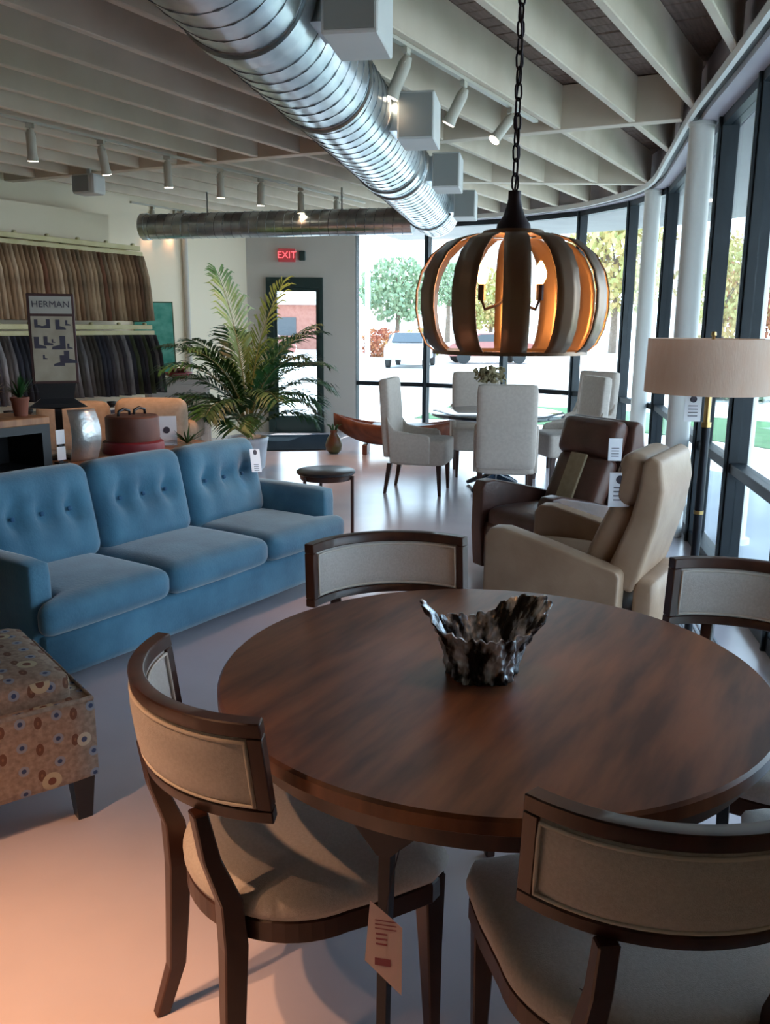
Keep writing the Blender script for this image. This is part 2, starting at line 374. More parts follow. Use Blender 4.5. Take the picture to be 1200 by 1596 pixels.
def strip(bm, a, b, z0, z1):
    """band between plan polylines a and b from z0 to z1"""
    n = len(a)
    r = [[bm.verts.new((p[0], p[1], z)) for p, z in ((a[i], z0), (b[i], z0), (b[i], z1), (a[i], z1))] for i in range(n)]
    for i in range(n - 1):
        for k in range(4): bm.faces.new((r[i][k], r[i][(k + 1) % 4], r[i + 1][(k + 1) % 4], r[i + 1][k]))
    bm.faces.new(r[0]); bm.faces.new(list(reversed(r[-1])))

bm = newbm()
prism(bm, [(p[0], p[1]) for p in reversed(offs(GL, -0.12))] + [(-2.1, 12.75)] + [(LW_END.x - .3, -2.6)], -0.12, 0.0)
obj('floor', bm, 'floor', kind='structure')

# outside ground
bm = newbm(); strip(bm, offs(GS, -0.13), offs(GS, -3.0), -0.2, -0.1); o = obj('sidewalk', bm, 'sidewalk'); o['kind'] = 'structure'
bm = newbm(); strip(bm, offs(GS, -3.0), offs(GS, -6.2), -0.2, -0.09); o = obj('lawn_strip', bm, 'grass'); o['kind'] = 'structure'
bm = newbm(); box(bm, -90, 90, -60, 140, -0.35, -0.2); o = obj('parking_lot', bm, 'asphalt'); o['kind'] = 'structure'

# walls
def wallseg(name, p, q, z0, z1, th, m, side=1):
    p = Vector(p); q = Vector(q); t = (q - p).normalized(); n = Vector((-t.y, t.x)) * th * side
    bm = newbm(); prism(bm, [tuple(p), tuple(q), tuple(q + n), tuple(p + n)], z0, z1); return obj(name, bm, m, kind='structure')
wb_ = struct_root('wall_back')
def wb_part(x0, x1, z0, z1):
    bm = newbm(); box(bm, x0, x1, 12.5, 12.7, z0, z1); return bm
bmw = newbm(); box(bmw, -1.98, -1.70, 12.5, 12.7, 0, 3.3); box(bmw, -0.90, -0.44, 12.5, 12.7, 0, 3.3); box(bmw, -1.70, -0.90, 12.5, 12.7, 2.19, 3.3)
obj('wall_panel', bmw, 'wall', wb_)
wallseg('wall_left', tuple(A0), tuple(LW_END), 0, 3.3, 0.2, 'wall_cream', -1)
wallseg('wall_rear', (LW_END.x, -2.5), (0.75, -2.5), 0, 3.3, 0.2, 'wall_cream', -1)
# projecting white wall panel on the left wall above the racks
pa = A0 + WD * 2.75 + WN * 0.01; pb = A0 + WD * 9.5 + WN * 0.01
wallseg('trim_1', tuple(pa), tuple(pb), 0, 2.72, 0.28, 'wall_cream', 1)
# baseboards
wallseg('baseboard_left', tuple(A0 + WN * .001), tuple(A0 + WD * 2.7 + WN * .001), 0, 0.1, 0.02, 'wall_cream', 1)
bm = newbm(); box(bm, -0.88, -0.46, 12.48, 12.5, 0, .1); obj('baseboard_back', bm, 'wall', kind='structure')
# conduit on the left wall
cp = A0 + WD * 1.28 + WN * 0.05
bm = newbm(); tube(bm, [(cp.x, cp.y, .0), (cp.x, cp.y, 2.94)], 0.035, 10)
tag(obj('wall_pipe', bm, 'wall', smooth=True), 'vertical beige pipe running up the cream wall behind the palm', 'pipe')

# door
d = struct_root('door_1')
bm = newbm(); box(bm, -1.70, -1.60, 12.42, 12.6, 0, 2.19); box(bm, -0.955, -0.90, 12.42, 12.6, 0, 2.19); box(bm, -1.60, -.955, 12.42, 12.6, 2.05, 2.19); obj('door_frame', bm, 'door', d)
bm = newbm(); box(bm, -1.60, -.955, 12.47, 12.53, 0, .24); box(bm, -1.60, -1.555, 12.47, 12.53, .24, 2.05); box(bm, -1.0, -.955, 12.47, 12.53, .24, 2.05); box(bm, -1.555, -1.0, 12.47, 12.53, 2.0, 2.05)
lf = obj('door_leaf', bm, 'door', d)
bm = newbm(); box(bm, -1.60, -.955, 12.40, 12.45, .955, 1.015); box(bm, -1.60, -1.57, 12.45, 12.47, .95, 1.02); box(bm, -.985, -.955, 12.45, 12.47, .95, 1.02); obj('push_bar', bm, 'door', lf)
bm = newbm(); box(bm, -1.555, -1.0, 12.495, 12.505, .24, 2.0); obj('pane', bm, 'glass', lf)
# exit sign
t = thing('exit_sign', 'small red lit exit sign on the wall above the dark glass door', 'sign', (-1.40, 12.49, 2.40))
bm = newbm(); box(bm, -.12, .12, -.05, 0, 0, .18); bevel(bm, .006); obj('housing', bm, 'exit_glow', t)
bm = text_bm('EXIT', .13, .002); bmesh.ops.translate(bm, verts=bm.verts, vec=(0, -.053, .09)); obj('lettering', bm, 'exit', t)
bm = newbm(); box(bm, .17, .26, -.06, 0, .02, .15); bevel(bm, .01); obj('emergency_lamp', bm, 'door', t)

# ceiling: deck, joists, girders
ceil = struct_root('ceiling')
U30 = Vector((0.5, 0.8660254)); N30 = Vector((0.8660254, -0.5))
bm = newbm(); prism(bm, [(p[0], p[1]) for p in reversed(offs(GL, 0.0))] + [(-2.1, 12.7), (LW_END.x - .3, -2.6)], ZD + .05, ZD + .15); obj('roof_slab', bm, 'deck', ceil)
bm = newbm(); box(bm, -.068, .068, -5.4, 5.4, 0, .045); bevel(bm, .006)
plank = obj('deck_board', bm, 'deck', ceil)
plank_me = plank.data
# boards run across the joists (along N30); placed along u
first = True
uu = 2.6
i = 0
while uu < 13.0 and i < 90:
    cpt = U30 * uu + N30 * (-4.2 if i % 2 else -4.0)
    o = plank if first else plank.copy()
    if not first: COL.objects.link(o)
    first = False
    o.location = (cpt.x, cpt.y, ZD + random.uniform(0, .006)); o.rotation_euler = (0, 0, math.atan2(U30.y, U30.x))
    uu += .142; i += 1
# trim: boards that stick out beyond the room are cut
for o in [c for c in ceil.children if c.name.startswith('deck_board')]:
    c = Vector(o.location[:2]); ax = N30
    lo = hi = None
    s = -9.0
    while s < 9.0:
        q = c + ax * s
        if inside(q.x, q.y, [tuple(p) for p in GL] + [(LW_END.x, -2.5), tuple(A0), (-.44, 12.6)]):
            lo = s if lo is None else lo; hi = s
        s += .05
    if lo is None or hi - lo < .3: bpy.data.objects.remove(o); continue
    mid = c + ax * ((lo + hi) / 2)
    o.location = (mid.x, mid.y, o.location.z); o.scale = (1, (hi - lo - .06) / 10.8, 1)
offl = [-.43 + .43 * k for k in range(6)]
offl += [-.87, -1.29, -1.75, -2.28, -2.74, -3.20, -3.65, -4.07, -4.5, -4.92, -5.35] + [-5.79 - .44 * k for k in range(12)]
offl = sorted(set(round(a, 3) for a in offl), reverse=True)
def span(off_, poly=ROOM):
    s = -8.0; lo = hi = None; best = None
    while s < 16:
        q = U30 * s + N30 * off_
        if inside(q.x, q.y, poly):
            if lo is None: lo = s
            hi = s
        elif lo is not None:
            if best is None or hi - lo > best[1] - best[0]: best = (lo, hi)
            lo = None
        s += .02
    return best
for off_ in offl:
    sp = span(off_)
    if not sp or sp[1] - sp[0] < .3: continue
    bm = newbm(); box(bm, sp[0], sp[1] - .01, -.024, .024, ZJ, ZD - .001); bevel(bm, .005)
    obj('joist', bm, 'joist', ceil, loc=(N30.x * off_, N30.y * off_, 0), rot=(0, 0, math.radians(60)))
# girders
def girder(p, q, name='girder', w=.055):
    p = Vector(p); q = Vector(q); t = (q - p); ln = t.length; t.normalize()
    bm = newbm(); box(bm, 0, ln, -w, w, ZJ - .006, ZD - .002); bevel(bm, .004)
    obj(name, bm, 'joist', ceil, loc=(p.x, p.y, 0), rot=(0, 0, math.atan2(t.y, t.x)))
girder((-6.2, 10.35), (2.05, 6.40))
girder((0.35, 9.1), (2.60, 9.16))
# short blocking beyond first girder is the far fascia
bm = newbm(); strip(bm, offs(GS, 0.0), offs(GS, 0.175), ZH, ZD - .004); obj('trim_2', bm, 'soffit', kind='structure')
bm = newbm(); strip(bm, offs(GS, .177), offs(GS, .232), ZH + .035, ZH + .05); obj('rail_gap_shade', bm, 'black', kind='structure')  # black strip stands in for the shade in the gap behind the rail
bm = newbm(); strip(bm, offs(GS, .232), offs(GS, .262), ZH + .0, ZH + .055); obj('trim_4', bm, 'white_paint', kind='structure')

# curtain wall
mull_w, mull_d = .031, .055
for i in range(11):
    a = Vector(GL[i]); b = Vector(GL[i + 1]); t = b - a; ln = t.length; ang = math.atan2(t.y, t.x)
    w = struct_root('window_%d' % (i + 1)); w.location = (a.x, a.y, 0); w.rotation_euler = (0, 0, ang)
    bm = newbm(); box(bm, -mull_w, mull_w, -mull_d, mull_d, 0, ZH); box(bm, -mull_w * .4, mull_w * .4, -mull_d - .02, -mull_d, 0, ZH); bevel(bm, .003); obj('mullion', bm, 'frame', w)
    bm = newbm(); box(bm, mull_w, ln - mull_w, -.045, .045, .685, .745); box(bm, mull_w, ln - mull_w, .035, .065, .70, .73); bevel(bm, .003); obj('rail', bm, 'frame', w)
    bm = newbm(); box(bm, mull_w, ln - mull_w, -.055, .055, 0, .085); bevel(bm, .003); obj('sill', bm, 'frame', w)
    bm = newbm(); box(bm, mull_w, ln - mull_w, -.055, .055, ZH - .06, ZH - .002); obj('head', bm, 'frame', w)
    bm = newbm(); box(bm, mull_w, ln - mull_w, -.004, .004, .745, ZH - .06); obj('pane', bm, 'glass', w)
    bm = newbm(); box(bm, mull_w, ln - mull_w, -.004, .004, .085, .685); obj('pane', bm, 'glass', w)
bm = newbm(); strip(bm, offs(GL[11:], .03), offs(GL[11:], -.10), 0, ZH); obj('wall_right', bm, 'wall_cream', kind='structure')
# canopy outside with downlights
bm = newbm(); strip(bm, offs(GS, -0.12), offs(GS, -2.1), ZH + .0, ZH + .25); obj('trim_5', bm, 'canopy', kind='structure')
for (x, y) in ((3.3, 7.0), (3.5, 9.8), (1.6, 13.0)):
    t = thing('canopy_downlight', 'round downlight in the outside canopy %s' % ('at the right window' if y == 7.0 else 'past the corner column' if y == 9.8 else 'over the back windows'), 'light', (x, y, ZH))
    bm = newbm(); lathe(bm, [(.10, -.012), (.11, 0.0)], 20, closed_top=True); obj('lens', bm, 'spotlens', t)
    bm = newbm(); lathe(bm, [(.115, -.015), (.14, -.015), (.14, 0), (.115, 0), (.115, -.015)], 20, closed_bot=False); obj('rim', bm, 'white_paint', t)
# interior columns
for k, (x, y, lb) in enumerate(((2.715, 9.20, 'white round column at the far window corner'), (2.150, 6.26, 'nearer white round column beside the window wall, behind the lamp shade'))):
    t = thing('column', lb, 'column', (x, y, 0))
    bm = newbm(); lathe(bm, [(.083, 0), (.083, 2.875)], 32, closed_top=True); obj('shaft', bm, 'white_paint', t, smooth=True)
    bm = newbm(); lathe(bm, [(.09, 2.875), (.09, 2.899)], 32, closed_top=True); obj('cap', bm, 'white_paint', t, smooth=True)
# outside posts
t = thing('outside_post', 'white round post outside the right hand window', 'post', (2.72, 6.45, -.1))
bm = newbm(); lathe(bm, [(.075, 0), (.075, 2.99)], 24, closed_top=True); obj('shaft', bm, 'white_paint', t, smooth=True)
bm = newbm(); lathe(bm, [(.11, 0), (.11, .04)], 24, closed_top=True); obj('base_plate', bm, 'white_paint', t)
t = thing('outside_post', 'slim grey post outside the leftmost back window', 'post', (-.36, 16.9, -.2))
bm = newbm(); box(bm, -.05, .05, -.05, .05, 0, 2.9); obj('shaft', bm, 'boxgrey', t)
bm = newbm(); box(bm, -.1, .1, -.1, .1, 0, .04); obj('base_plate', bm, 'boxgrey', t)
# floor grille along the window
t = thing('floor_grille', 'metal slotted floor grille beside the window wall', 'grille', (1.50, 3.55, 0.0005), math.atan2(1.15, .2))
bm = newbm(); box(bm, -1.2, 1.2, -.075, -.065, 0, .008); box(bm, -1.2, 1.2, .065, .075, 0, .008); box(bm, -1.2, -1.19, -.065, .065, 0, .008); box(bm, 1.19, 1.2, -.065, .065, 0, .008); obj('frame', bm, 'register', t)
bm = newbm()
for k in range(5): box(bm, -1.19, 1.19, -.052 + k * .026 - .005, -.052 + k * .026 + .005, 0, .006)
obj('slats', bm, 'register', t, kind='stuff')
# door mat
bm = newbm(); box(bm, -.66, .70, -.75, .75, 0, .012); bevel(bm, .004)
o = obj('door_mat', bm, 'mat_rubber', loc=(-1.40, 11.3, .001), rot=(0, 0, math.radians(8))); tag(o, 'large dark rubber mat on the floor in front of the glass door', 'mat')

# ------------------------------------------------------------------ outside things
def blob_tree(name, label, x, y, h, cr_, leafm, seed, cat='tree', trunk=True, group=None, cz=None, sq=.8):
    rnd = random.Random(seed)
    t = thing(name, label, cat, (x, y, -.2), 0, group)
    cz = cz or h - cr_ * .9
    if trunk:
        bm = newbm(); tube(bm, [(0, 0, 0), (.05, .02, cz * .5), (0, 0, cz)], [h * .03, h * .022, h * .015], 8)
        for k in range(5):
            a = rnd.uniform(0, 2 * PI); tube(bm, [(0, 0, cz * .75), (math.cos(a) * cr_ * .3, math.sin(a) * cr_ * .3, cz), (math.cos(a) * cr_ * .6, math.sin(a) * cr_ * .6, cz + cr_ * .3)], [h * .012, h * .009, h * .004], 5)
        obj('trunk', bm, 'bark', t, smooth=True)
    bm = newbm()
    for k in range(2600):
        while True:
            p = V(rnd.uniform(-1, 1), rnd.uniform(-1, 1), rnd.uniform(-1, 1))
            if .35 < p.length < 1 + .12 * math.sin(p.x * 9 + seed) * math.cos(p.z * 8): break
        c = V(p.x * cr_, p.y * cr_, cz + p.z * cr_ * sq)
        if c.z < .05: c.z = .05
        s = cr_ * rnd.uniform(.04, .085); e = Euler((rnd.uniform(0, 6), rnd.uniform(0, 6), rnd.uniform(0, 6))).to_matrix()
        vs = [bm.verts.new(c + e @ V(a * s, b_ * s * .7, 0)) for a, b_ in ((-1, 0), (0, -1), (1, 0), (0, 1))]
        bm.faces.new(vs)
    obj('foliage', bm, leafm, t, kind='stuff')
    return t
blob_tree('broadleaf_tree', 'golden green tree standing on the lawn seen right of the pendant lamp', 15.6, 60, 9.5, 3.9, 'tree_gold', 3, cz=6.3, sq=1.0)
blob_tree('broadleaf_tree', 'dark green tree beyond the car park, seen in the left window', 0.9, 72, 8.4, 3.2, 'tree_green', 5, cz=4.6)
blob_tree('broadleaf_tree', 'tall green tree at the far right of the left window view', 5.9, 84, 10.3, 2.6, 'tree_green', 6, cz=5.6)
blob_tree('flowering_bush', 'red leaved bush at the far kerb outside the left window', -.2, 50, 1.6, 1.2, 'tree_red', 7, 'bush', False, cz=.7)
blob_tree('flowering_bush', 'orange leaved bush beside the red one at the far kerb', 2.2, 53, 1.5, 1.2, 'tree_gold', 8, 'bush', False, cz=.7)
blob_tree('broadleaf_tree', 'rust coloured tree seen through the right hand window', 17.2, 40, 6.0, 2.4, 'tree_red', 9, cz=3.2)
blob_tree('broadleaf_tree', 'slender golden tree seen beside the nearer white column', 13.0, 34, 5.6, 1.7, 'tree_gold', 10, cz=3.2, sq=1.3)
blob_tree('broadleaf_tree', 'pale golden tree far behind the pendant lamp', 11.0, 92, 9, 4.0, 'tree_gold', 12, cz=4.5)
t = thing('brick_building', 'low red brick building far beyond the glass door', 'building', (-8.6, 64, -.2))
bm = newbm(); box(bm, -7, 6, 0, 8, 0, 3.2); obj('wall', bm, 'brick', t)
bm = newbm(); box(bm, -7.3, 6.3, -.3, 8.3, 3.2, 3.6); obj('roof', bm, 'white_paint', t)
for k in range(4):
    bm = newbm(); box(bm, -5.5 + k * 3, -4 + k * 3, -.05, .05, 1, 2.3); obj('window', bm, 'car_glass', t)
def car(label, loc, rz, paint):
    t = thing('car', label, 'car', loc, rz)
    prof = [(-2.1, .35), (-2.15, .75), (-1.9, .95), (-1.2, 1.02), (-.6, 1.42), (.8, 1.45), (1.5, 1.05), (2.05, .95), (2.15, .6), (2.1, .35)]
    bm = newbm(); lo = [bm.verts.new((x, -.85 + (.12 if z > 1.1 else 0), z)) for x, z in prof]; hi = [bm.verts.new((x, .85 - (.12 if z > 1.1 else 0), z)) for x, z in prof]
    n = len(prof)
    for i in range(n): bm.faces.new((lo[i], lo[(i + 1) % n], hi[(i + 1) % n], hi[i]))
    bm.faces.new(lo); bm.faces.new(list(reversed(hi))); bevel(bm, .05, 2); obj('body', bm, paint, t, smooth=True)
    for sy in (-1, 1):
        bm = newbm(); pts = [(-1.05, 1.03), (-.55, 1.36), (.75, 1.38), (1.3, 1.05)]
        a = [bm.verts.new((x, sy * .80, z)) for x, z in pts]; b = [bm.verts.new((x, sy * .86, z)) for x, z in pts]
        for i in range(4): bm.faces.new((a[i], a[(i + 1) % 4], b[(i + 1) % 4], b[i]))
        bm.faces.new(a); bm.faces.new(list(reversed(b))); obj('side_window', bm, 'car_glass', t)
        for x in (-1.35, 1.35):
            bm = newbm(); tube(bm, [(x, sy * .70, .33), (x, sy * .88, .33)], .33, 18); obj('wheel', bm, 'tyre', t)
    bm = newbm(); bb = [bm.verts.new(p) for p in ((-1.24, -.66, 1.05), (-1.24, .66, 1.05), (-.68, .6, 1.42), (-.68, -.6, 1.42))]; bb2 = [bm.verts.new(v.co + V(-.04, 0, .03)) for v in bb]
    for i in range(4): bm.faces.new((bb[i], bb[(i + 1) % 4], bb2[(i + 1) % 4], bb2[i]))
    bm.faces.new(bb); bm.faces.new(list(reversed(bb2))); obj('windscreen', bm, 'car_glass', t)
    for sy in (-1, 1):
        bm = newbm(); box(bm, -2.17, -2.1, sy * .6 - .16, sy * .6 + .16, .62, .76); obj('headlight', bm, 'white_paint', t)
    return t
car('grey car parked facing the building beyond the back windows', (1.1, 38, -.2), math.radians(80), 'car_grey')
car('maroon car parked side on beyond the pendant lamp', (4.9, 42, -.2), math.radians(8), 'car_red')
car('red car parked far outside the glass door', (-6.9, 46, -.2), math.radians(5), 'car_red')
blob_tree('clipped_hedge', 'low green hedge outside the right hand window', 9.5, 22, 1.0, 2.2, 'tree_green', 21, 'hedge', False, cz=.45, sq=.25)

# ------------------------------------------------------------------ ducts
DZ = 2.66; DR = .235
dd = Vector((.165, .9863)); dn = Vector((.9863, -.165)); D0 = Vector((-.215, 4.9))
def dpt(s, side=0, z=0): q = D0 + dd * s + dn * side; return V(q.x, q.y, DZ + z)
t = thing('main_duct', 'large round spiral seam metal duct running away under the ceiling', 'duct')
s0, s1 = -6.0, 4.35
bm = newbm(); NS = 44
ringc = 90
for i in range(ringc + 1):
    s = s0 + (s1 - s0) * i / ringc
    pass
tube(bm, [tuple(dpt(s0 + (s1 - s0) * i / 60)) for i in range(61)], DR, NS)
obj('duct_body', bm, 'galv', t, smooth=True)
bm = newbm(); pitch = .125; turns = int((s1 - s0) / pitch); pts = []
for i in range(turns * 20):
    th = i / 20 * 2 * PI; s = s0 + i / 20 * pitch
    q = D0 + dd * s + dn * (math.cos(th) * (DR + .001)); pts.append((q.x, q.y, DZ + math.sin(th) * (DR + .001)))
tube(bm, pts, .0036, 4); obj('spiral_seam', bm, 'galv_dark', t)
# wide collar joint
for s in (-1.75, 1.3):
    bm = newbm(); tube(bm, [tuple(dpt(s)), tuple(dpt(s + .1))], DR + .012, NS); obj('collar', bm, 'galv', t, smooth=True)
# hangers
for s in (-.6, 1.6, 3.6):
    bm = newbm(); q = dpt(s)
    tube(bm, [(q.x + dn.x * math.cos(a) * (DR + .006), q.y + dn.y * math.cos(a) * (DR + .006), DZ + math.sin(a) * (DR + .006)) for a in [k * 2 * PI / 32 for k in range(32)]], .008, 4, closed=True)
    box(bm, q.x - .01, q.x + .01, q.y - .01, q.y + .01, DZ + DR, ZJ); obj('hanger', bm, 'galv', t)
# side outlet boxes
places = ['nearest outlet box at the top of the picture', 'second outlet box along the duct', 'third outlet box along the duct', 'farthest outlet box, near the duct end']
for k, (s, _) in enumerate(((-1.66, 0), (0.05, 0), (1.70, 0), (3.45, 0))):
    r = thing('duct_outlet_box', 'square grey %s' % places[k], 'vent', tuple(dpt(s, .36)), math.atan2(dd.y, dd.x) - PI / 2, 'outlet boxes on the side of the duct')
    bm = newbm(); box(bm, -.10, .10, 0, .32, -.15, .09); bevel(bm, .006); obj('box', bm, 'boxgrey', r)
    bm = newbm(); box(bm, -.088, .088, -.006, 0, -.138, .078); obj('front_panel', bm, 'grille', r)
    bm = newbm(); box(bm, -.15, -.10, .03, .27, -.1, .07); obj('neck', bm, 'galv', r)
# cross duct
t = thing('branch_duct', 'slimmer round metal duct crossing towards the left wall', 'duct')
ca = V(-2.72, 10.05, 2.60); cb = V(.27, 9.31, 2.60); cdv = (cb - ca).normalized(); cnv = V(cdv.y, -cdv.x, 0)
bm = newbm(); CR = .135
tube(bm, [tuple(ca + (cb - ca) * (i / 20)) for i in range(21)], CR, 28); obj('duct_body', bm, 'galv', t, smooth=True)
bm = newbm(); pts = []; L_ = (cb - ca).length; turns = int(L_ / .1)
for i in range(turns * 14):
    th = i / 14 * 2 * PI; q = ca + cdv * (i / 14 * .1) + cnv * (math.cos(th) * CR) + V(0, 0, math.sin(th) * CR); pts.append(tuple(q))
tube(bm, pts, .005, 4); obj('spiral_seam', bm, 'galv_dark', t)
bm = newbm(); tube(bm, [tuple(ca - cdv * .02), tuple(ca + cdv * .05)], CR + .01, 28); obj('end_cap', bm, 'galv', t, smooth=True)
for f in (.25, .75):
    q = ca + (cb - ca) * f; bm = newbm(); box(bm, q.x - .008, q.x + .008, q.y - .008, q.y + .008, 2.60 + CR - .005, ZJ); obj('hanger', bm, 'galv', t)

# ------------------------------------------------------------------ track lights
def track(name, label, off_, u0, u1, heads, labels, cone=75, powers=18, group=None):
    """a track under one joist and its heads; heads = list of u along the joist"""
    base = N30 * off_
    t = thing(name, label, 'track', (base.x, base.y, ZJ), math.radians(60))
    bm = newbm(); box(bm, u0, u1, -.017, .017, -.018, 0); obj('rail', bm, 'spotbody', t)
    for k, (u, tilt, yaw) in enumerate(heads):
        q = U30 * u + base
        h = thing('track_spotlight', labels[k], 'spotlight', (q.x, q.y, ZJ - .018), yaw, group or 'track spotlights under the ceiling joists')
        bm = newbm(); box(bm, -.03, .03, -.014, .014, -.03, 0); bevel(bm, .003); obj('adapter', bm, 'spotbody', h)
        bm = newbm(); tube(bm, [(0, 0, -.03), (0, 0, -.07)], .008, 8); tube(bm, [(-.035, 0, -.07), (.035, 0, -.07)], .008, 6); obj('yoke', bm, 'spotbody', h)
        d_ = V(0, math.sin(tilt), -math.cos(tilt)); o_ = V(0, 0, -.06)
        bm = newbm(); tube(bm, [tuple(o_ - d_ * .02), tuple(o_ + d_ * .02), tuple(o_ + d_ * .15), tuple(o_ + d_ * .19)], [.022, .034, .034, .042], 16)
        hd = obj('lamp_head', bm, 'spotbody', h, smooth=True)
        bm = newbm(); tube(bm, [tuple(o_ + d_ * .188), tuple(o_ + d_ * .194)], .035, 16); obj('lens', bm, 'spotlens', hd)
        ld = bpy.data.lights.new('spot_beam', 'SPOT'); ld.energy = powers if not isinstance(powers, list) else powers[k]
        ld.color = (1.0, 0.50, 0.26); ld.spot_size = math.radians(cone); ld.spot_blend = .9; ld.shadow_soft_size = .03
        lo = bpy.data.objects.new('spot_beam', ld); COL.objects.link(lo); lo.parent = hd
        lo.location = o_ + d_ * .21; lo.rotation_euler = (tilt, 0, 0)
names_l = ['leftmost lit spotlight at the left edge under the joists', 'second lit spotlight from the left, beside the ceiling speaker', 'third lit spotlight from the left above the sample racks',
           'fourth lit spotlight from the left, above the branch duct', 'fifth lit spotlight from the left', 'sixth lit spotlight from the left, near the duct', 'seventh lit spotlight from the left, just left of the main duct']
track('light_track', 'long ceiling light track holding the row of lit spotlights on the left', -5.5, 3.9, 9.0,
      [(4.4, .25, .3), (5.05, .35, -.2), (5.77, .1, 0), (6.45, .15, .2), (7.05, .1, .5), (7.72, .05, 0), (8.40, .05, 0)], names_l, powers=60)
track('light_track', 'short light track on the joist between the main duct and the pendant chain', -2.32, 3.9, 6.1,
      [(4.21, .45, 1.2), (4.91, .5, 1.2), (5.64, .7, 2.0)],
      ['lit spotlight just right of the big duct outlet box', 'lit spotlight left of the pendant chain', 'spotlight partly hidden behind the pendant chain'], powers=50)
track('light_track', 'light track at the back over the end of the branch duct', -7.95, 7.7, 8.8,
      [(8.05, .3, 2.5), (8.43, .3, 2.5)], ['small bright spotlight at the branch duct end', 'brightest flaring spotlight just above the branch duct'], powers=15)
track('light_track', 'added light track, out of view, that warms the near left floor', -1.75, -1.6, .5,  # spots added out of view to throw warm light on the floor
      [(-1.2, .50, -.60), (-.6, .42, -.60), (0.1, .26, -1.2)],
      ['added out of view spotlight nearest the camera', 'middle added out of view spotlight', 'third added out of view spotlight, nearest the ottoman'], cone=46, powers=[120, 210, 140], group='added out of view spotlights')
t = thing('ceiling_speaker', 'boxy off white speaker hanging below the joists by the second spotlight', 'speaker', (-2.80, 8.50, 2.72), math.radians(-20))
bm = newbm(); box(bm, -.14, .12, -.09, .09, 0, .18); bevel(bm, .03, 2); obj('cabinet', bm, 'boxgrey', t)
bm = newbm(); box(bm, -.12, .06, -.098, -.09, .02, .16); obj('grille', bm, 'grille', t)
bm = newbm(); box(bm, -.02, .02, -.01, .01, .18, ZJ - 2.72); obj('bracket', bm, 'boxgrey', t)

# ------------------------------------------------------------------ round dining table
TC = V(.244, 1.843, 0); TR = .617
t = thing('dining_table', 'round walnut dining table with a thick dark apron in the foreground', 'table', tuple(TC))
bm = newbm(); lathe(bm, [(TR - .012, .722), (TR, .73), (TR, .754), (TR - .006, .76), (0.001, .76)], 96, closed_bot=True); obj('tabletop', bm, 'wood_top', t, smooth=True, rot=(0, 0, math.radians(60)))
bm = newbm(); lathe(bm, [(TR - .035, .678), (TR - .028, .722), (TR - .06, .722), (TR - .06, .678), (TR - .035, .678)], 96, closed_bot=False); obj('apron', bm, 'wood_dark', t, smooth=True)
for k in range(4):
    a = math.radians(243 + 90 * k); r_ = TR - .09
    m4 = Matrix.Rotation(a, 4, 'Z')
    bm = newbm(); sweepbar(bm, [((r_ + .01, 0, 0), .010, .009), ((r_, 0, .40), .011, .010), ((r_ - .01, 0, .66), .012, .012), ((r_ - .02, 0, .722), .03, .014)])
    bm2 = bm; pr = [(-.10, .69), (-.012, .60), (.012, .60), (.10, .69)]
    vs1 = [bm.verts.new((r_ - .012, y, z)) for y, z in pr]; vs2 = [bm.verts.new((r_ + .012, y, z)) for y, z in pr]
    for i in range(4): bm.faces.new((vs1[i], vs1[(i + 1) % 4], vs2[(i + 1) % 4], vs2[i]))
    bm.faces.new(vs1); bm.faces.new(list(reversed(vs2)))
    bmesh.ops.transform(bm, matrix=m4, verts=bm.verts); obj('leg', bm, 'black_metal', t)
# tag hanging on the near leg
t = thing('price_tag', 'pink price tag hanging from the near table leg above the left chair seat edge', 'tag', (.005, 1.285, .53), math.radians(-12))
bm = newbm(); pts = [(-.027, 0, .035), (.030, 0, -.01), (.030, 0, -.145), (-.036, 0, -.085)]
a = [bm.verts.new(p) for p in pts]; b = [bm.verts.new((p[0], .0015, p[2])) for p in pts]
for i in range(4): bm.faces.new((a[i], a[(i + 1) % 4], b[(i + 1) % 4], b[i]))
bm.faces.new(a); bm.faces.new(list(reversed(b))); obj('card', bm, 'paper_pink', t)
bm = newbm()
for z in (.0, -.008, -.016): box(bm, -.018, .02, -.001, 0, z - .0015, z, Matrix.Shear('XZ', 4, (0, 0)) if False else None)
for z in (-.026, -.036, -.046): box(bm, -.016, .004, -.001, 0, z - .003, z)
b3 = newbm(); box(b3, -.018, .010, -.001, 0, -.090, -.076); obj('price_block', b3, 'ink_red', t); obj('print', bm, 'ink_red', t)
bm = newbm(); tube(bm, [(0, .001, .01), (.005, .03, .06), (.012, .06, .10)], .0012, 4); obj('string', bm, 'ink', t)

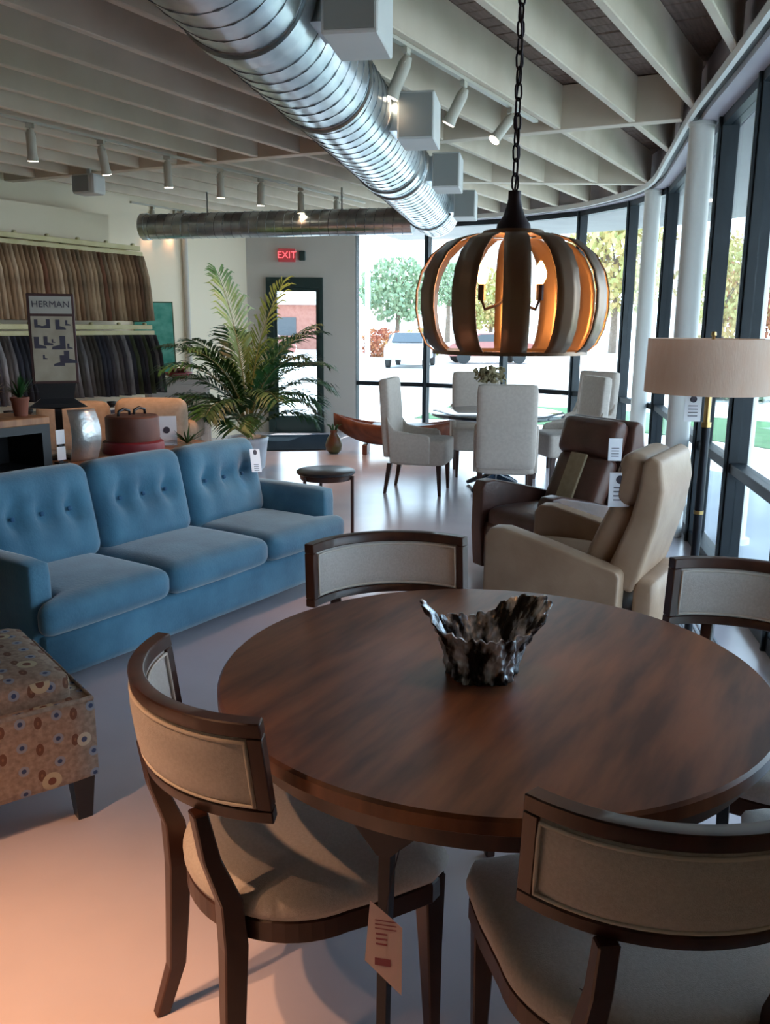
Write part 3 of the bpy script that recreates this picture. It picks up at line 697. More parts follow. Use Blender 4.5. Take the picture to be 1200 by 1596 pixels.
# silvered root vase
def root_vase():
    bm = newbm(); seg = 180; rows = 44; rnd = random.Random(4); jag = [rnd.uniform(-1, 1) for _ in range(seg)]
    def top(a):
        d1 = abs((a - math.radians(188) + PI) % (2 * PI) - PI); d2 = abs((a - math.radians(12) + PI) % (2 * PI) - PI)
        d3 = abs((a - math.radians(50) + PI) % (2 * PI) - PI)
        return .112 + .068 * math.exp(-(d1 / .42) ** 2) + .060 * math.exp(-(d2 / .55) ** 2) + .03 * math.exp(-(d3 / .35) ** 2) + .003 * math.sin(a * 13) + .003 * math.sin(a * 29 + 1)
    def rad(a, f, h):
        r = .076 + .052 * f * (h / .16) ** .9 + .006 * math.sin(a * 5 + f * 2) + .0035 * math.sin(a * 17 + f * 7) + .0026 * math.sin(a * 31 - f * 11) + .0012 * math.sin(a * 53 + f * 17) + .0012 * math.sin(f * 38 + a * 9)
        return r * (1 + .10 * math.cos(a * 2) * f)
    out = []; inn = []
    for j in range(rows + 1):
        f = j / rows; ro = []; ri = []
        for k in range(seg):
            a = 2 * PI * k / seg; h = (top(a) + .0045 * jag[k] * .35) * f; r = rad(a, f, h) + .0004 * jag[k]; ca, sa = math.cos(a), math.sin(a)
            ro.append(bm.verts.new((r * ca, r * sa * .92, h)))
            r2 = max(.012, r - .011 * (1 - .6 * f)); ri.append(bm.verts.new((r2 * ca, r2 * sa * .92, max(h, .012) - (.0 if f == 1 else 0))))
        out.append(ro); inn.append(ri)
    for j in range(rows):
        for k in range(seg):
            k2 = (k + 1) % seg
            bm.faces.new((out[j][k], out[j][k2], out[j + 1][k2], out[j + 1][k])); bm.faces.new((inn[j][k2], inn[j][k], inn[j + 1][k], inn[j + 1][k2]))
    for k in range(seg):
        k2 = (k + 1) % seg; bm.faces.new((out[rows][k], out[rows][k2], inn[rows][k2], inn[rows][k]))
    bm.faces.new(list(reversed(out[0]))); bm.faces.new(inn[0])
    return bm
t = thing('root_vase', 'jagged dark root shaped vase with silvered ridges on the dining table', 'vase', (.222, 1.815, .7605), 0)
obj('body', root_vase(), 'driftwood', t, smooth='all')
bm = newbm(); tube(bm, [(.118, .02, .13), (.128, .015, .15), (.137, .012, .175)], [.006, .004, .003], 6); rbox(bm, (.138, .012, .178), (.006, .006, .006), .0058, 3); obj('root_tip', bm, 'driftwood', t, smooth='all')

# ------------------------------------------------------------------ curved back dining chairs
BR = .315; PM = math.radians(53)
def bpt(phi, z, dr=0.0):
    lean = (z - .68) * .12
    r = BR + dr
    return V(r * math.sin(phi), -.24 + BR * .0 - (r * math.cos(phi) - BR) * 1.0 - .060 - lean, z)
def arcslab(bm, p0, p1, z0, z1, d0, d1, n=22, z0f=None, z1f=None):
    rings = []
    for i in range(n + 1):
        ph = p0 + (p1 - p0) * i / n
        rings.append([bm.verts.new(bpt(ph, z, d)) for z, d in ((z0, d0), (z0, d1), (z1, d1), (z1, d0))])
    for A, B in zip(rings, rings[1:]):
        for k in range(4): bm.faces.new((A[k], A[(k + 1) % 4], B[(k + 1) % 4], B[k]))
    bm.faces.new(rings[0]); bm.faces.new(list(reversed(rings[-1])))
def seat_outline(grow=0.0, n=28):
    pts = []
    for i in range(n + 1):           # rear half round
        a = PI + PI * i / n
        pts.append(((.242 + grow) * math.cos(a), -.02 + (.225 + grow) * math.sin(a)))
    pts += [(.256 + grow, .08), (.260 + grow, .17 + grow), (.240 + grow, .215 + grow), (.12, .235 + grow), (0, .24 + grow), (-.12, .235 + grow), (-.240 - grow, .215 + grow), (-.260 - grow, .17 + grow), (-.256 - grow, .08)]
    return pts
def make_chair(label, loc, rz):
    t = thing('dining_chair', label, 'chair', loc, rz, 'curved back chairs around the dining table')
    # seat cushion : domed
    bm = newbm(); out = seat_outline(.0); layers = []
    for s, z in ((.985, .425), (1.01, .44), (1.015, .458), (.99, .474), (.93, .484), (.80, .492), (.55, .498), (.25, .500)):
        layers.append([bm.verts.new((x * s, .0 + y * s, z)) for x, y in out])
    for A, B in zip(layers, layers[1:]):
        for k in range(len(out)): k2 = (k + 1) % len(out); bm.faces.new((A[k], A[k2], B[k2], B[k]))
    bm.faces.new(list(reversed(layers[0]))); bm.faces.new(layers[-1]); obj('seat', bm, 'linen', t, smooth='all')
    bm = newbm(); prism(bm, seat_outline(-.002), .375, .424); bevel(bm, .004); obj('seat_frame', bm, 'wood_dark', t)
    # legs
    for s in (-1, 1):
        bm = newbm(); sweepbar(bm, [((s * .222, .20, 0), .013, .013), ((s * .222, .19, .25), .020, .019), ((s * .220, .185, .424), .027, .025)]); bevel(bm, .003); obj('leg', bm, 'wood_dark', t)
        c = []
        for z, y, hx, hy in ((0, -.262, .014, .016), (.12, -.245, .016, .019), (.25, -.238, .018, .022), (.38, -.232, .020, .024), (.48, -.238, .019, .022), (.58, -.252, .017, .017), (.68, -.270, .017, .014)):
            c.append(((s * (.155 + .015 * max(0, .3 - z) / .3), y - .012 + (.02 if .05 < z < .5 else 0), z), hx, hy))
        bm = newbm(); sweepbar(bm, c); bevel(bm, .003); obj('leg', bm, 'wood_dark', t)
    bm = newbm()
    arcslab(bm, -PM, PM, .844, .873, -.016, .016); arcslab(bm, -PM, PM, .678, .703, -.016, .016)
    arcslab(bm, -PM, -PM + .085, .703, .844, -.016, .016, 2); arcslab(bm, PM - .085, PM, .703, .844, -.016, .016, 2)
    bevel(bm, .0025); bf = obj('back_frame', bm, 'wood_dark', t, smooth=True)
    bm = newbm(); n = 24; mrows = 8; q0 = PM - .085
    for side in (1, -1):
        g = []
        for j in range(mrows + 1):
            fz = j / mrows; row = []
            for i in range(n + 1):
                f = i / n; puffv = (1 - (2 * f - 1) ** 8) * (1 - (2 * fz - 1) ** 6)
                row.append(bm.verts.new(bpt(-q0 + 2 * q0 * f, .703 + .141 * fz, side * (.010 + (.012 if side > 0 else .014) * puffv))))
            g.append(row)
        for j in range(mrows):
            for i in range(n): bm.faces.new((g[j][i], g[j][i + 1], g[j + 1][i + 1], g[j + 1][i]))
    obj('back_pad', bm, 'linen', t, smooth='all')
    for side in (1, -1):
        bm = newbm(); loop = []; e = .012; dr_ = side * .0165
        for i in range(15): loop.append(bpt(-q0 + e + (2 * q0 - 2 * e) * i / 14, .711, dr_))
        for i in range(1, 5): loop.append(bpt(q0 - e, .711 + .125 * i / 5, dr_))
        for i in range(15): loop.append(bpt(q0 - e - (2 * q0 - 2 * e) * i / 14, .836, dr_))
        for i in range(1, 5): loop.append(bpt(-q0 + e, .836 - .125 * i / 5, dr_))
        tube(bm, loop, .0035, 6, closed=True); p_ = obj('piping', bm, 'piping', t, smooth='all')
    return t
def face(dx, dy): return math.atan2(dy, dx) - PI / 2
ch0 = make_chair('curved back dining chair at the left of the table, its seat seen whole', (-.178, 1.660, 0), face(.84, .54))
dup(ch0, (.445, 1.35, 0), face(-.10, .99), 'curved back dining chair nearest the camera at the bottom right, seen from behind')
dup(ch0, (.055, 2.40, 0), face(.22, -.97), 'curved back dining chair behind the table, in front of the blue sofa end')
dup(ch0, (.93, 2.10, 0), face(-.57, -.80), 'curved back dining chair at the right edge in front of the window wall')
dup(ch0, (.97, 1.45, 0), face(-.95, .20), 'dining chair mostly outside the picture, its seat showing past the right table edge')
bm = newbm(); pts = [(0, 0, 0), (.005, -.01, .004), (.012, -.012, .001), (.018, -.006, 0), (.02, .0, -.001)]
tube(bm, pts, .0012, 5); o = obj('loose_string', bm, 'ink', loc=(.315, 1.165, .502)); tag(o, 'loose dark string lying on the seat of the nearest chair', 'string')

# ------------------------------------------------------------------ pendant lamp
PC = (.2605, 1.84, 0)
t = thing('pendant_lamp', 'pumpkin shaped pendant lamp of curved bronze straps hanging over the table', 'lamp', PC)
prof = [(.050, 1.712), (.095, 1.712), (.135, 1.700), (.168, 1.674), (.189, 1.640), (.1985, 1.602), (.199, 1.565), (.192, 1.525), (.178, 1.495), (.158, 1.478)]
def strapbm(wid):
    bm = newbm(); n = len(prof); R1 = []; R2 = []
    for i, (r, z) in enumerate(prof):
        f = min(1, .42 + .58 * math.sin(min(1, (r - .03) / .16) * PI / 2)); hw = wid * f
        nx, nz = 0, 0
        a = prof[max(i - 1, 0)]; b = prof[min(i + 1, n - 1)]; tr, tz = b[0] - a[0], b[1] - a[1]; l = math.hypot(tr, tz); nr, nz = -tz / l * -1, tr / l * -1
        R1.append([bm.verts.new((r * 1.0, s * hw, z)) for s in (-1, -.33, .33, 1)]); R2.append([bm.verts.new((r - .003, s * hw, z - .001)) for s in (-1, -.33, .33, 1)])
    for i in range(n - 1):
        for k in range(3):
            bm.faces.new((R1[i][k], R1[i][k + 1], R1[i + 1][k + 1], R1[i + 1][k])); bm.faces.new((R2[i][k + 1], R2[i][k], R2[i + 1][k], R2[i + 1][k + 1]))
        bm.faces.new((R1[i][0], R1[i + 1][0], R2[i + 1][0], R2[i][0])); bm.faces.new((R1[i][3], R2[i][3], R2[i + 1][3], R1[i + 1][3]))
    return bm
s0_ = obj('strap', strapbm(.026), 'bronze_strap', t, smooth='all')
for k in range(12):
    o = s0_ if k == 0 else s0_.copy()
    if k: COL.objects.link(o)
    o.rotation_euler = (0, 0, math.radians(-95 + 30 * k))
bm = newbm()
lathe(bm, [(.150, 1.474), (.162, 1.474), (.162, 1.482), (.150, 1.482), (.150, 1.474)], 48, closed_bot=False); obj('bottom_ring', bm, 'bronze_strap', t, smooth=True)
bm = newbm(); lathe(bm, [(.0, 1.714), (.065, 1.714), (.062, 1.722), (.0, 1.726)], 32); obj('top_plate', bm, 'bronze_strap', t, smooth=True)
bm = newbm(); lathe(bm, [(.036, 1.722), (.034, 1.735), (.022, 1.752), (.016, 1.770), (.013, 1.785), (.013, 1.800), (.0, 1.802)], 24); obj('fitter', bm, 'chain', t, smooth=True)
bm = newbm(); tube(bm, [(0, 0, 1.714), (0, 0, 1.575)], .005, 8)
bm2 = bm
for k in range(3):
    a = math.radians(200 + 120 * k); ca, sa = math.cos(a), math.sin(a)
    tube(bm, [(0, 0, 1.60), (ca * .03, sa * .03, 1.575), (ca * .06, sa * .06, 1.565), (ca * .068, sa * .068, 1.585)], .0035, 6); tube(bm, [(ca * .068, sa * .068, 1.583), (ca * .068, sa * .068, 1.615)], .008, 8)
obj('candelabra_arms', bm, 'chain', t, smooth=True)
for k in range(3):
    a = math.radians(200 + 120 * k); ca, sa = math.cos(a), math.sin(a)
    bm = newbm(); lathe(bm, [(.006, 0), (.012, .012), (.013, .022), (.008, .036), (.002, .046)], 12, (ca * .068, sa * .068, 1.615), closed_top=True); bl = obj('bulb', bm, 'bulb', t, smooth='all')
pl = bpy.data.lights.new('pendant_glow', 'POINT'); pl.energy = 3.2; pl.color = (1.0, .42, .12); pl.shadow_soft_size = .02
po = bpy.data.objects.new('pendant_glow', pl); COL.objects.link(po); po.parent = t; po.location = (0, 0, 1.60)
# chain links
def linkbm():
    bm = newbm(); pts = []
    for k in range(12):
        a = 2 * PI * k / 12; pts.append((.0075 * math.cos(a), 0, .013 * math.sin(a) + .004 * (1 if math.sin(a) > 0 else -1)))
    tube(bm, pts, .0022, 5, closed=True); return bm
l0 = obj('chain_link', linkbm(), 'chain', t, smooth='all'); z = 1.817; k = 0
while z < ZJ - .03:
    o = l0 if k == 0 else l0.copy()
    if k: COL.objects.link(o)
    o.location = (0, 0, z); o.rotation_euler = (0, 0, (PI / 2 if k % 2 else 0) + .45); z += .0285; k += 1
bm = newbm(); tube(bm, [(.004 * math.sin(i * .9), .004 * math.cos(i * .9), 1.80 + i * .03) for i in range(39)], .0022, 5); obj('cord', bm, 'ink', t, smooth='all')
bm = newbm(); lathe(bm, [(.06, ZJ - .03), (.06, ZJ - .001)], 24, closed_top=True); obj('ceiling_cup', bm, 'chain', t)

# ------------------------------------------------------------------ sofa
SS = Vector((.54, .8417)); SNn = Vector((.8417, -.54))
def sp_(s, n): q = SS * s + SNn * n; return (q.x, q.y, 0)
# local x along the sofa (left to right seen from the front), local y towards the back
t = thing('sofa', 'long blue tufted three seat sofa with a white tag on its right back cushion', 'sofa', sp_(3.06, -2.94), math.atan2(SS.y, SS.x))
LS = 2.12; hx = LS / 2
bm = newbm(); rbox(bm, (0, .43, .165), (hx - .03, .42, .105), .03, 4); obj('base', bm, 'blue', t, smooth='all')
for s in (-1, 1):
    bm = newbm(); rbox(bm, (s * (hx - .065), .46, .32), (.06, .40, .255), .03, 6, puff=(.006, 0, .004)); obj('arm', bm, 'blue', t, smooth='all')
bm = newbm(); rbox(bm, (0, .80, .40), (hx - .13, .085, .33), .04, 6); obj('back_panel', bm, 'blue', t, smooth='all')
w3 = LS / 3
for k in (-1, 0, 1):
    bm = newbm()
    if k == 0: rbox(bm, (0, .30, .342), (w3 / 2 - .004, .33, .072), .055, 12, puff=(0, .012, .022))
    else:
        hw_ = w3 / 2 - .003; rbox(bm, (k * w3, .30, .342), (hw_, .33, .072), .055, 18, puff=(0, .012, .022))
        for v in bm.verts:              # narrow the part of the cushion that sits between arm and neighbour
            e_ = min(1, max(0, (v.co.y - .015) / .07)); e_ = e_ * e_ * (3 - 2 * e_)
            v.co.x -= k * .125 * e_ * ((v.co.x - k * w3) * k + hw_) / (2 * hw_)
    obj('seat_cushion', bm, 'blue', t, smooth='all')
    wv = (LS - .26) / 3
    dm = [(-.155, .02, .06, .06), (0, .02, .06, .06), (.155, .02, .06, .06)]
    m4 = Matrix.Translation((k * wv, .62, .615)) @ Matrix.Rotation(math.radians(-13), 4, 'X')
    bm = newbm(); rbox(bm, (0, 0, 0), (wv / 2 - .004, .095, .235), .07, 22, puff=(0, .030, .008), dimples=dm, mtx=m4)
    bc = obj('back_cushion', bm, 'blue', t, smooth='all')
    for dx, dz, _, _ in dm:
        bm = newbm(); rbox(bm, (dx, -.072, dz), (.011, .006, .011), .0058, 3, mtx=m4); obj('button', bm, 'blue_seam', bc, smooth='all')
for sx_ in (-1, 1):
    for y in (.08, .78):
        bm = newbm(); taper(bm, (sx_ * (hx - .10), y, 0), (sx_ * (hx - .10), y, .07), (.02, .02), (.028, .028)); obj('leg', bm, 'wood_dark', t)
bm = newbm(); m4 = Matrix.Translation(((LS - .26) / 3 + .19, .475, .735)) @ Matrix.Rotation(math.radians(-13), 4, 'X') @ Matrix.Rotation(math.radians(7), 4, 'Y')
box(bm, -.043, .043, -.002, 0, -.075, .065, m4); tg = thing('hang_tag', 'white hang tag clipped on the right back cushion of the blue sofa', 'tag'); tg.location = t.location; tg.rotation_euler = t.rotation_euler
obj('card', bm, 'paper', tg)
bm = newbm(); tube(bm, [m4 @ V(0, -.004, .045), m4 @ V(0, -.002, .045)], .016, 14); obj('emblem', bm, 'ink', tg); bm = newbm()
for k in range(4): box(bm, -.02, .02, -.004, -.002, -.03 - k * .012, -.026 - k * .012, m4)
obj('print', bm, 'ink', tg)

# ------------------------------------------------------------------ ottoman
t = thing('ottoman', 'ring patterned upholstered ottoman with dark tapered feet at the left edge', 'ottoman', (-.885, 2.445, 0), math.atan2(.62, .79))
OW, OD = .86, .62
def uvbox(o, sc=1.0):
    me = o.data; uvl = me.uv_layers.new(name='UVMap')
    for p in me.polygons:
        n = p.normal; ax = max(range(3), key=lambda i: abs(n[i]))
        for li in p.loop_indices:
            c = me.vertices[me.loops[li].vertex_index].co
            uvl.data[li].uv = ((c.y, c.z) if ax == 0 else (c.x, c.z) if ax == 1 else (c.x, c.y))
bm = newbm(); rbox(bm, (-OW / 2, OD / 2, .275), (OW / 2, OD / 2, .135), .02, 8, puff=(0, 0, 0)); uvbox(obj('base', bm, 'ring', t, smooth='all'))
bm = newbm(); rbox(bm, (-OW / 2 - .02, OD / 2 + .01, .425), (OW / 2 - .035, OD / 2 - .03, .062), .035, 12, puff=(0, 0, .02)); uvbox(obj('top_cushion', bm, 'ring', t, smooth='all'))
bm = newbm(); loop = [(-OW + .01, .01, .405), (-.012, .01, .405), (-.012, OD - .01, .405), (-OW + .01, OD - .01, .405)]; tube(bm, loop, .009, 8, closed=True); uvbox(obj('welt', bm, 'ring', t, smooth='all'))
for x, y in ((-.05, .05), (-.05, OD - .05), (-OW + .05, .05), (-OW + .05, OD - .05)):
    bm = newbm(); taper(bm, (x, y, 0), (x, y, .142), (.022, .022), (.034, .034)); obj('leg', bm, 'black', t)

# ------------------------------------------------------------------ side table
t = thing('side_table', 'small round dark side table behind the right end of the sofa', 'table', (-.43, 6.10, 0), math.radians(20))
bm = newbm(); lathe(bm, [(.205, .485), (.212, .49), (.212, .505), (.205, .51), (.001, .51)], 48); obj('tabletop', bm, 'black', t, smooth=True)
bm = newbm(); lathe(bm, [(.185, .445), (.19, .485), (.17, .485), (.17, .445), (.185, .445)], 48, closed_bot=False); obj('apron', bm, 'wood_dark', t, smooth=True)
for k in range(3):
    a = math.radians(-35 + 120 * k); c, s = math.cos(a), math.sin(a); bm = newbm()
    tube(bm, [(.20 * c, .20 * s, 0), (.20 * c, .20 * s, .475)], .012, 8); tube(bm, [(.20 * c, .20 * s, .46), (.05 * c, .05 * s, .44)], .009, 8); obj('leg', bm, 'wood_dark', t)

# ------------------------------------------------------------------ recliners
def recliner(label, loc, rz, m, seam, panel=None, arm_h=.60, backtop=.985):
    """front is +y; x = sitter's right"""
    t = thing('recliner', label, 'armchair', loc, rz, 'leather recliners behind the table')
    W = .365
    for s in (-1, 1):
        bm = newbm(); pr = [(.36, .06), (.38, .30), (.375, arm_h - .04), (.35, arm_h), (.28, arm_h + .005), (.05, arm_h - .045), (-.26, arm_h - .125), (-.275, arm_h - .15), (-.27, .06)]
        a = [bm.verts.new((s * W, y, z)) for y, z in pr]; b = [bm.verts.new((s * (W - .105), y, z)) for y, z in pr]
        for i in range(len(pr)): bm.faces.new((a[i], a[(i + 1) % len(pr)], b[(i + 1) % len(pr)], b[i]))
        bm.faces.new(a); bm.faces.new(list(reversed(b))); bevel(bm, .014, 3); obj('arm', bm, m, t, smooth='all')
    bm = newbm(); rbox(bm, (0, .08, .36), (.255, .27, .085), .05, 10, puff=(0, .01, .03)); obj('seat', bm, m, t, smooth='all')
    bm = newbm(); rbox(bm, (0, .33, .21), (.255, .04, .15), .03, 6, puff=(0, .012, 0)); obj('footrest_panel', bm, m, t, smooth='all')
    bm = newbm(); rbox(bm, (0, .02, .15), (.255, .28, .10), .02, 4); obj('base', bm, m, t, smooth='all')
    def seg(y0, z0, y1, z1, hw, th, r, pf, name='back_cushion', n=12):
        c = V(0, (y0 + y1) / 2, (z0 + z1) / 2); ln = math.hypot(y1 - y0, z1 - z0); an = math.atan2(-(y1 - y0), (z1 - z0))
        bm = newbm(); rbox(bm, (0, 0, 0), (hw, th, ln / 2), r, n, puff=(0, pf, 0), mtx=Matrix.Translation(c) @ Matrix.Rotation(an, 4, 'X'))
        return obj(name, bm, m, t, smooth='all')
    seg(-.10, .42, -.24, .76, .225, .055, .045, .02)
    seg(-.225, .75, -.285, backtop, .245, .06, .05, .02, 'headrest')
    bm = newbm(); pr = [(-.17, .40), (-.28, .70), (-.31, .84), (-.32, backtop - .03), (-.35, backtop + .005), (-.40, backtop - .02), (-.42, .84), (-.40, .68), (-.34, .45), (-.31, .36)]
    a = [bm.verts.new((.28, y, z)) for y, z in pr]; b = [bm.verts.new((-.28, y, z)) for y, z in pr]
    for i in range(len(pr)): bm.faces.new((a[i], a[(i + 1) % len(pr)], b[(i + 1) % len(pr)], b[i]))
    bm.faces.new(a); bm.faces.new(list(reversed(b))); bevel(bm, .022, 3); obj('back_shell', bm, m, t, smooth='all')
    bm = newbm(); rbox(bm, (0, -.36, .24), (.28, .05, .18), .03, 5, puff=(0, .012, 0)); obj('rear_flap', bm, m, t, smooth='all')
    if panel:
        bm = newbm(); c = V(0, -.170, .59); an = math.atan2(.14, .34)
        box(bm, -.07, .07, .073, .090, -.17, .17, Matrix.Translation(c) @ Matrix.Rotation(an, 4, 'X')); bevel(bm, .006, 2); obj('back_panel_insert', bm, panel, t)
    for x, y in ((-.28, .28), (.28, .28), (-.28, -.22), (.28, -.22)):
        bm = newbm(); taper(bm, (x, y, 0), (x, y, .06), (.02, .02), (.025, .025)); obj('foot', bm, 'black', t)
    return t
R1 = recliner('cream leather recliner with a padded headrest, just behind the dining table', (.985, 4.06, 0), face(-.85, .52), 'cream_leather', 'cream_seam')
R3 = recliner('brown leather recliner with a tan suede strip down its back', (1.05, 5.10, 0), face(-.87, -.49), 'brown_leather', 'cream_seam', 'tan_panel')

def hang_tag(label, loc, rz, w=.085, h=.13, logo=True, tilt=0):
    t = thing('hang_tag', label, 'tag', loc, rz)
    bm = newbm(); box(bm, -w / 2, w / 2, 0, .002, -h, 0); obj('card', bm, 'paper', t)
    bm = newbm()
    if logo: b2 = newbm(); tube(b2, [(0, -.002, -h * .2), (0, 0, -h * .2)], w * .2, 14); obj('emblem', b2, 'ink', t)
    for k in range(4): box(bm, -w * .28, w * .28, -.002, 0, -h * .45 - k * h * .12, -h * .42 - k * h * .12)
    obj('print', bm, 'ink', t)
    bm = newbm(); tube(bm, [(0, .001, -.005), (.003, .008, .02), (0, .015, .035)], .001, 4); obj('string', bm, 'ink', t)
    return t
hang_tag('white hang tag with a round dark emblem on the near cream recliner back', (1.045, 3.74, .90), 0, .095, .155)
hang_tag('pale blue lit hang tag on the brown recliner back', (1.275, 4.70, .93), 0, .075, .125, False)

# ------------------------------------------------------------------ floor lamp
t = thing('floor_lamp', 'floor lamp with a wide pink linen drum shade on a brass and black pole', 'lamp', (1.165, 3.10, 0))
bm = newbm(); lathe(bm, [(.14, 0), (.14, .015), (.02, .03), (.012, .05)], 32, closed_top=True); obj('base', bm, 'black_metal', t, smooth=True)
bm = newbm(); tube(bm, [(0, 0, .03), (0, 0, 1.19)], .0155, 16); obj('pole', bm, 'black_metal', t, smooth=True)
bm = newbm(); tube(bm, [(0, 0, 1.185), (0, 0, 1.38)], .012, 16); obj('upper_pole', bm, 'brass', t, smooth=True)
for za, zb in ((1.178, 1.196), (.855, .868)):
    bm = newbm(); lathe(bm, [(.0175, za), (.0175, zb)], 16, closed_top=True); obj('pole_collar', bm, 'brass', t, smooth=True)
bm = newbm(); lathe(bm, [(.226, 1.303), (.222, 1.493), (.2195, 1.493), (.2235, 1.303), (.226, 1.303)], 64, closed_bot=False); sh = obj('lamp_shade', bm, 'shade', t, smooth=True)
bm = newbm()
for k in range(3):
    a = 2 * PI * k / 3 + .3; tube(bm, [(0, 0, 1.48), (.221 * math.cos(a), .221 * math.sin(a), 1.485)], .003, 6)
lathe(bm, [(.008, 1.375), (.006, 1.50), (.010, 1.505), (.008, 1.517), (.0, 1.52)], 12); obj('harp_and_finial', bm, 'brass', t, smooth=True)
bm = newbm(); lathe(bm, [(.012, 1.385), (.03, 1.41), (.028, 1.44), (.01, 1.46)], 14, closed_top=True); obj('bulb', bm, 'white_paint', t, smooth='all')
t2 = hang_tag('white hang tag with a round dark emblem hanging under the lamp shade', (1.105, 3.08, 1.30), 0, .06, .10)

# ------------------------------------------------------------------ back dining set
def parsons(label, loc, rz, src=None):
    if src: return dup(src, loc, rz, label)
    t = thing('upholstered_dining_chair', label, 'chair', loc, rz, 'ivory dining chairs at the far round table')
    bm = newbm(); rbox(bm, (0, .02, .395), (.255, .26, .115), .03, 8, puff=(0, 0, .012)); obj('seat', bm, 'parsons', t, smooth='all')
    bm = newbm(); rbox(bm, (0, -.255, .70), (.255, .05, .36), .03, 8, puff=(0, .008, 0), mtx=Matrix.Translation((0, -.255, .34)) @ Matrix.Rotation(math.radians(4), 4, 'X') @ Matrix.Translation((0, .255, -.34)))
    obj('backrest', bm, 'parsons', t, smooth='all')
    for s in (-1, 1):
        bm = newbm(); pr = [(-.23, .30), (-.26, .72), (-.235, .66), (-.19, .60), (-.05, .575), (.10, .565), (.135, .545), (.14, .50), (.14, .30)]
        a = [bm.verts.new((s * .275, y, z)) for y, z in pr]; b = [bm.verts.new((s * .225, y, z)) for y, z in pr]
        for i in range(len(pr)): bm.faces.new((a[i], a[(i + 1) % len(pr)], b[(i + 1) % len(pr)], b[i]))
        bm.faces.new(a); bm.faces.new(list(reversed(b))); bevel(bm, .01, 2); obj('arm', bm, 'parsons', t, smooth='all')
        for y, dy in ((.22, .01), (-.24, -.05)):
            bm = newbm(); taper(bm, (s * .215, y + dy, 0), (s * .215, y, .29), (.013, .013), (.023, .023)); obj('leg', bm, 'wood_dark', t)
    return t
pc = parsons('ivory upholstered dining chair left of the far table, seen from the side', (.33, 7.98, 0), face(.967, -.25))
parsons('ivory upholstered dining chair in front of the far table, its back to the camera', (1.06, 7.50, 0), face(.12, .99), pc)
parsons('ivory upholstered dining chair behind the far table, facing the camera', (.96, 8.95, 0), face(-.03, -1), pc)
parsons('ivory upholstered dining chair right of the far table with its back by the window', (1.80, 8.50, 0), face(-.97, -.22), pc)
parsons('ivory upholstered dining chair farthest right beside the far column', (2.12, 9.35, 0), face(-.80, -.60), pc)
t = thing('far_dining_table', 'round dark glossy table among the ivory chairs at the back', 'table', (1.06, 8.12, 0))
bm = newbm(); lathe(bm, [(.60, .70), (.63, .712), (.63, .735), (.62, .74), (.001, .74)], 64); obj('tabletop', bm, 'blue_top', t, smooth=True)
bm = newbm(); lathe(bm, [(.05, .04), (.045, .3), (.06, .55), (.11, .70)], 24); obj('pedestal', bm, 'blue_top', t, smooth=True)
for k in range(4):
    a = PI / 4 + k * PI / 2; c, s = math.cos(a), math.sin(a); bm = newbm(); tube(bm, [(.04 * c, .04 * s, .12), (.2 * c, .2 * s, .08), (.34 * c, .34 * s, .02)], [.03, .028, .02], 8); obj('foot', bm, 'blue_top', t, smooth=True)
t = thing('dried_flower_pot', 'pot of brown dried flowers standing on the far round table', 'plant', (.98, 8.05, .741))
bm = newbm(); lathe(bm, [(.06, 0), (.085, .08), (.08, .2), (.09, .26), (.08, .26), (.07, .2)], 24); obj('pot', bm, 'parsons', t, smooth=True)
bm = newbm(); rnd = random.Random(2)
for k in range(160):
    a = rnd.uniform(0, 2 * PI); r = rnd.uniform(0, .15); z = .30 + rnd.uniform(0, .13) - r * .2
    s = rnd.uniform(.012, .022); m4 = Matrix.Translation((r * math.cos(a), r * math.sin(a) * .7, z)) @ Euler((rnd.uniform(0, 6), rnd.uniform(0, 6), 0)).to_matrix().to_4x4()
    box(bm, -s, s, -s * .7, s * .7, -s * .3, s * .3, m4)
for k in range(8):
    a = k * .8; tube(bm, [(0, 0, .1), (.1 * math.cos(a), .07 * math.sin(a), .33)], .003, 4)
obj('flower_heads', bm, 'dry', t, kind='stuff')

# ------------------------------------------------------------------ canoe, gourd
t = thing('canoe_bench', 'red brown wooden boat shaped bench behind the ivory chairs', 'bench', (.18, 10.35, 0), math.radians(-6))
bm = newbm(); n = 24; rows = []
for i in range(n + 1):
    f = i / n * 2 - 1; x = f * .82; w_ = .19 * (1 - abs(f) ** 2.2) + .01; top_ = .36 + .13 * abs(f) ** 2.5; bot = .10 + .24 * abs(f) ** 3.2
    rows.append([bm.verts.new((x, y * w_, z)) for y, z in ((-1, top_), (-.93, top_ * .6 + bot * .4), (-.6, bot + .02), (0, bot), (.6, bot + .02), (.93, top_ * .6 + bot * .4), (1, top_), (.84, top_), (.5, bot + .06), (0, bot + .04), (-.5, bot + .06), (-.84, top_))])
for A, B in zip(rows, rows[1:]):
    for k in range(12): bm.faces.new((A[k], A[(k + 1) % 12], B[(k + 1) % 12], B[k]))
bm.faces.new(rows[0]); bm.faces.new(list(reversed(rows[-1]))); obj('hull', bm, 'canoe', t, smooth='all')
bm = newbm(); box(bm, -.35, .45, -.15, .15, .325, .365); bevel(bm, .01); obj('seat_board', bm, 'black', t)
for x in (-.42, .42):
    bm = newbm(); box(bm, x - .03, x + .03, -.14, .14, 0, .125); bevel(bm, .008); obj('cradle', bm, 'canoe', t)
t = thing('gourd_vase', 'small brown and green gourd shaped vase on the floor by the door wall', 'vase', (-.63, 10.35, 0))
bm = newbm(); lathe(bm, [(.05, 0), (.095, .05), (.105, .11), (.08, .19), (.04, .25), (.05, .29), (.035, .29)], 28); obj('body', bm, 'gourd', t, smooth='all')
bm = newbm()
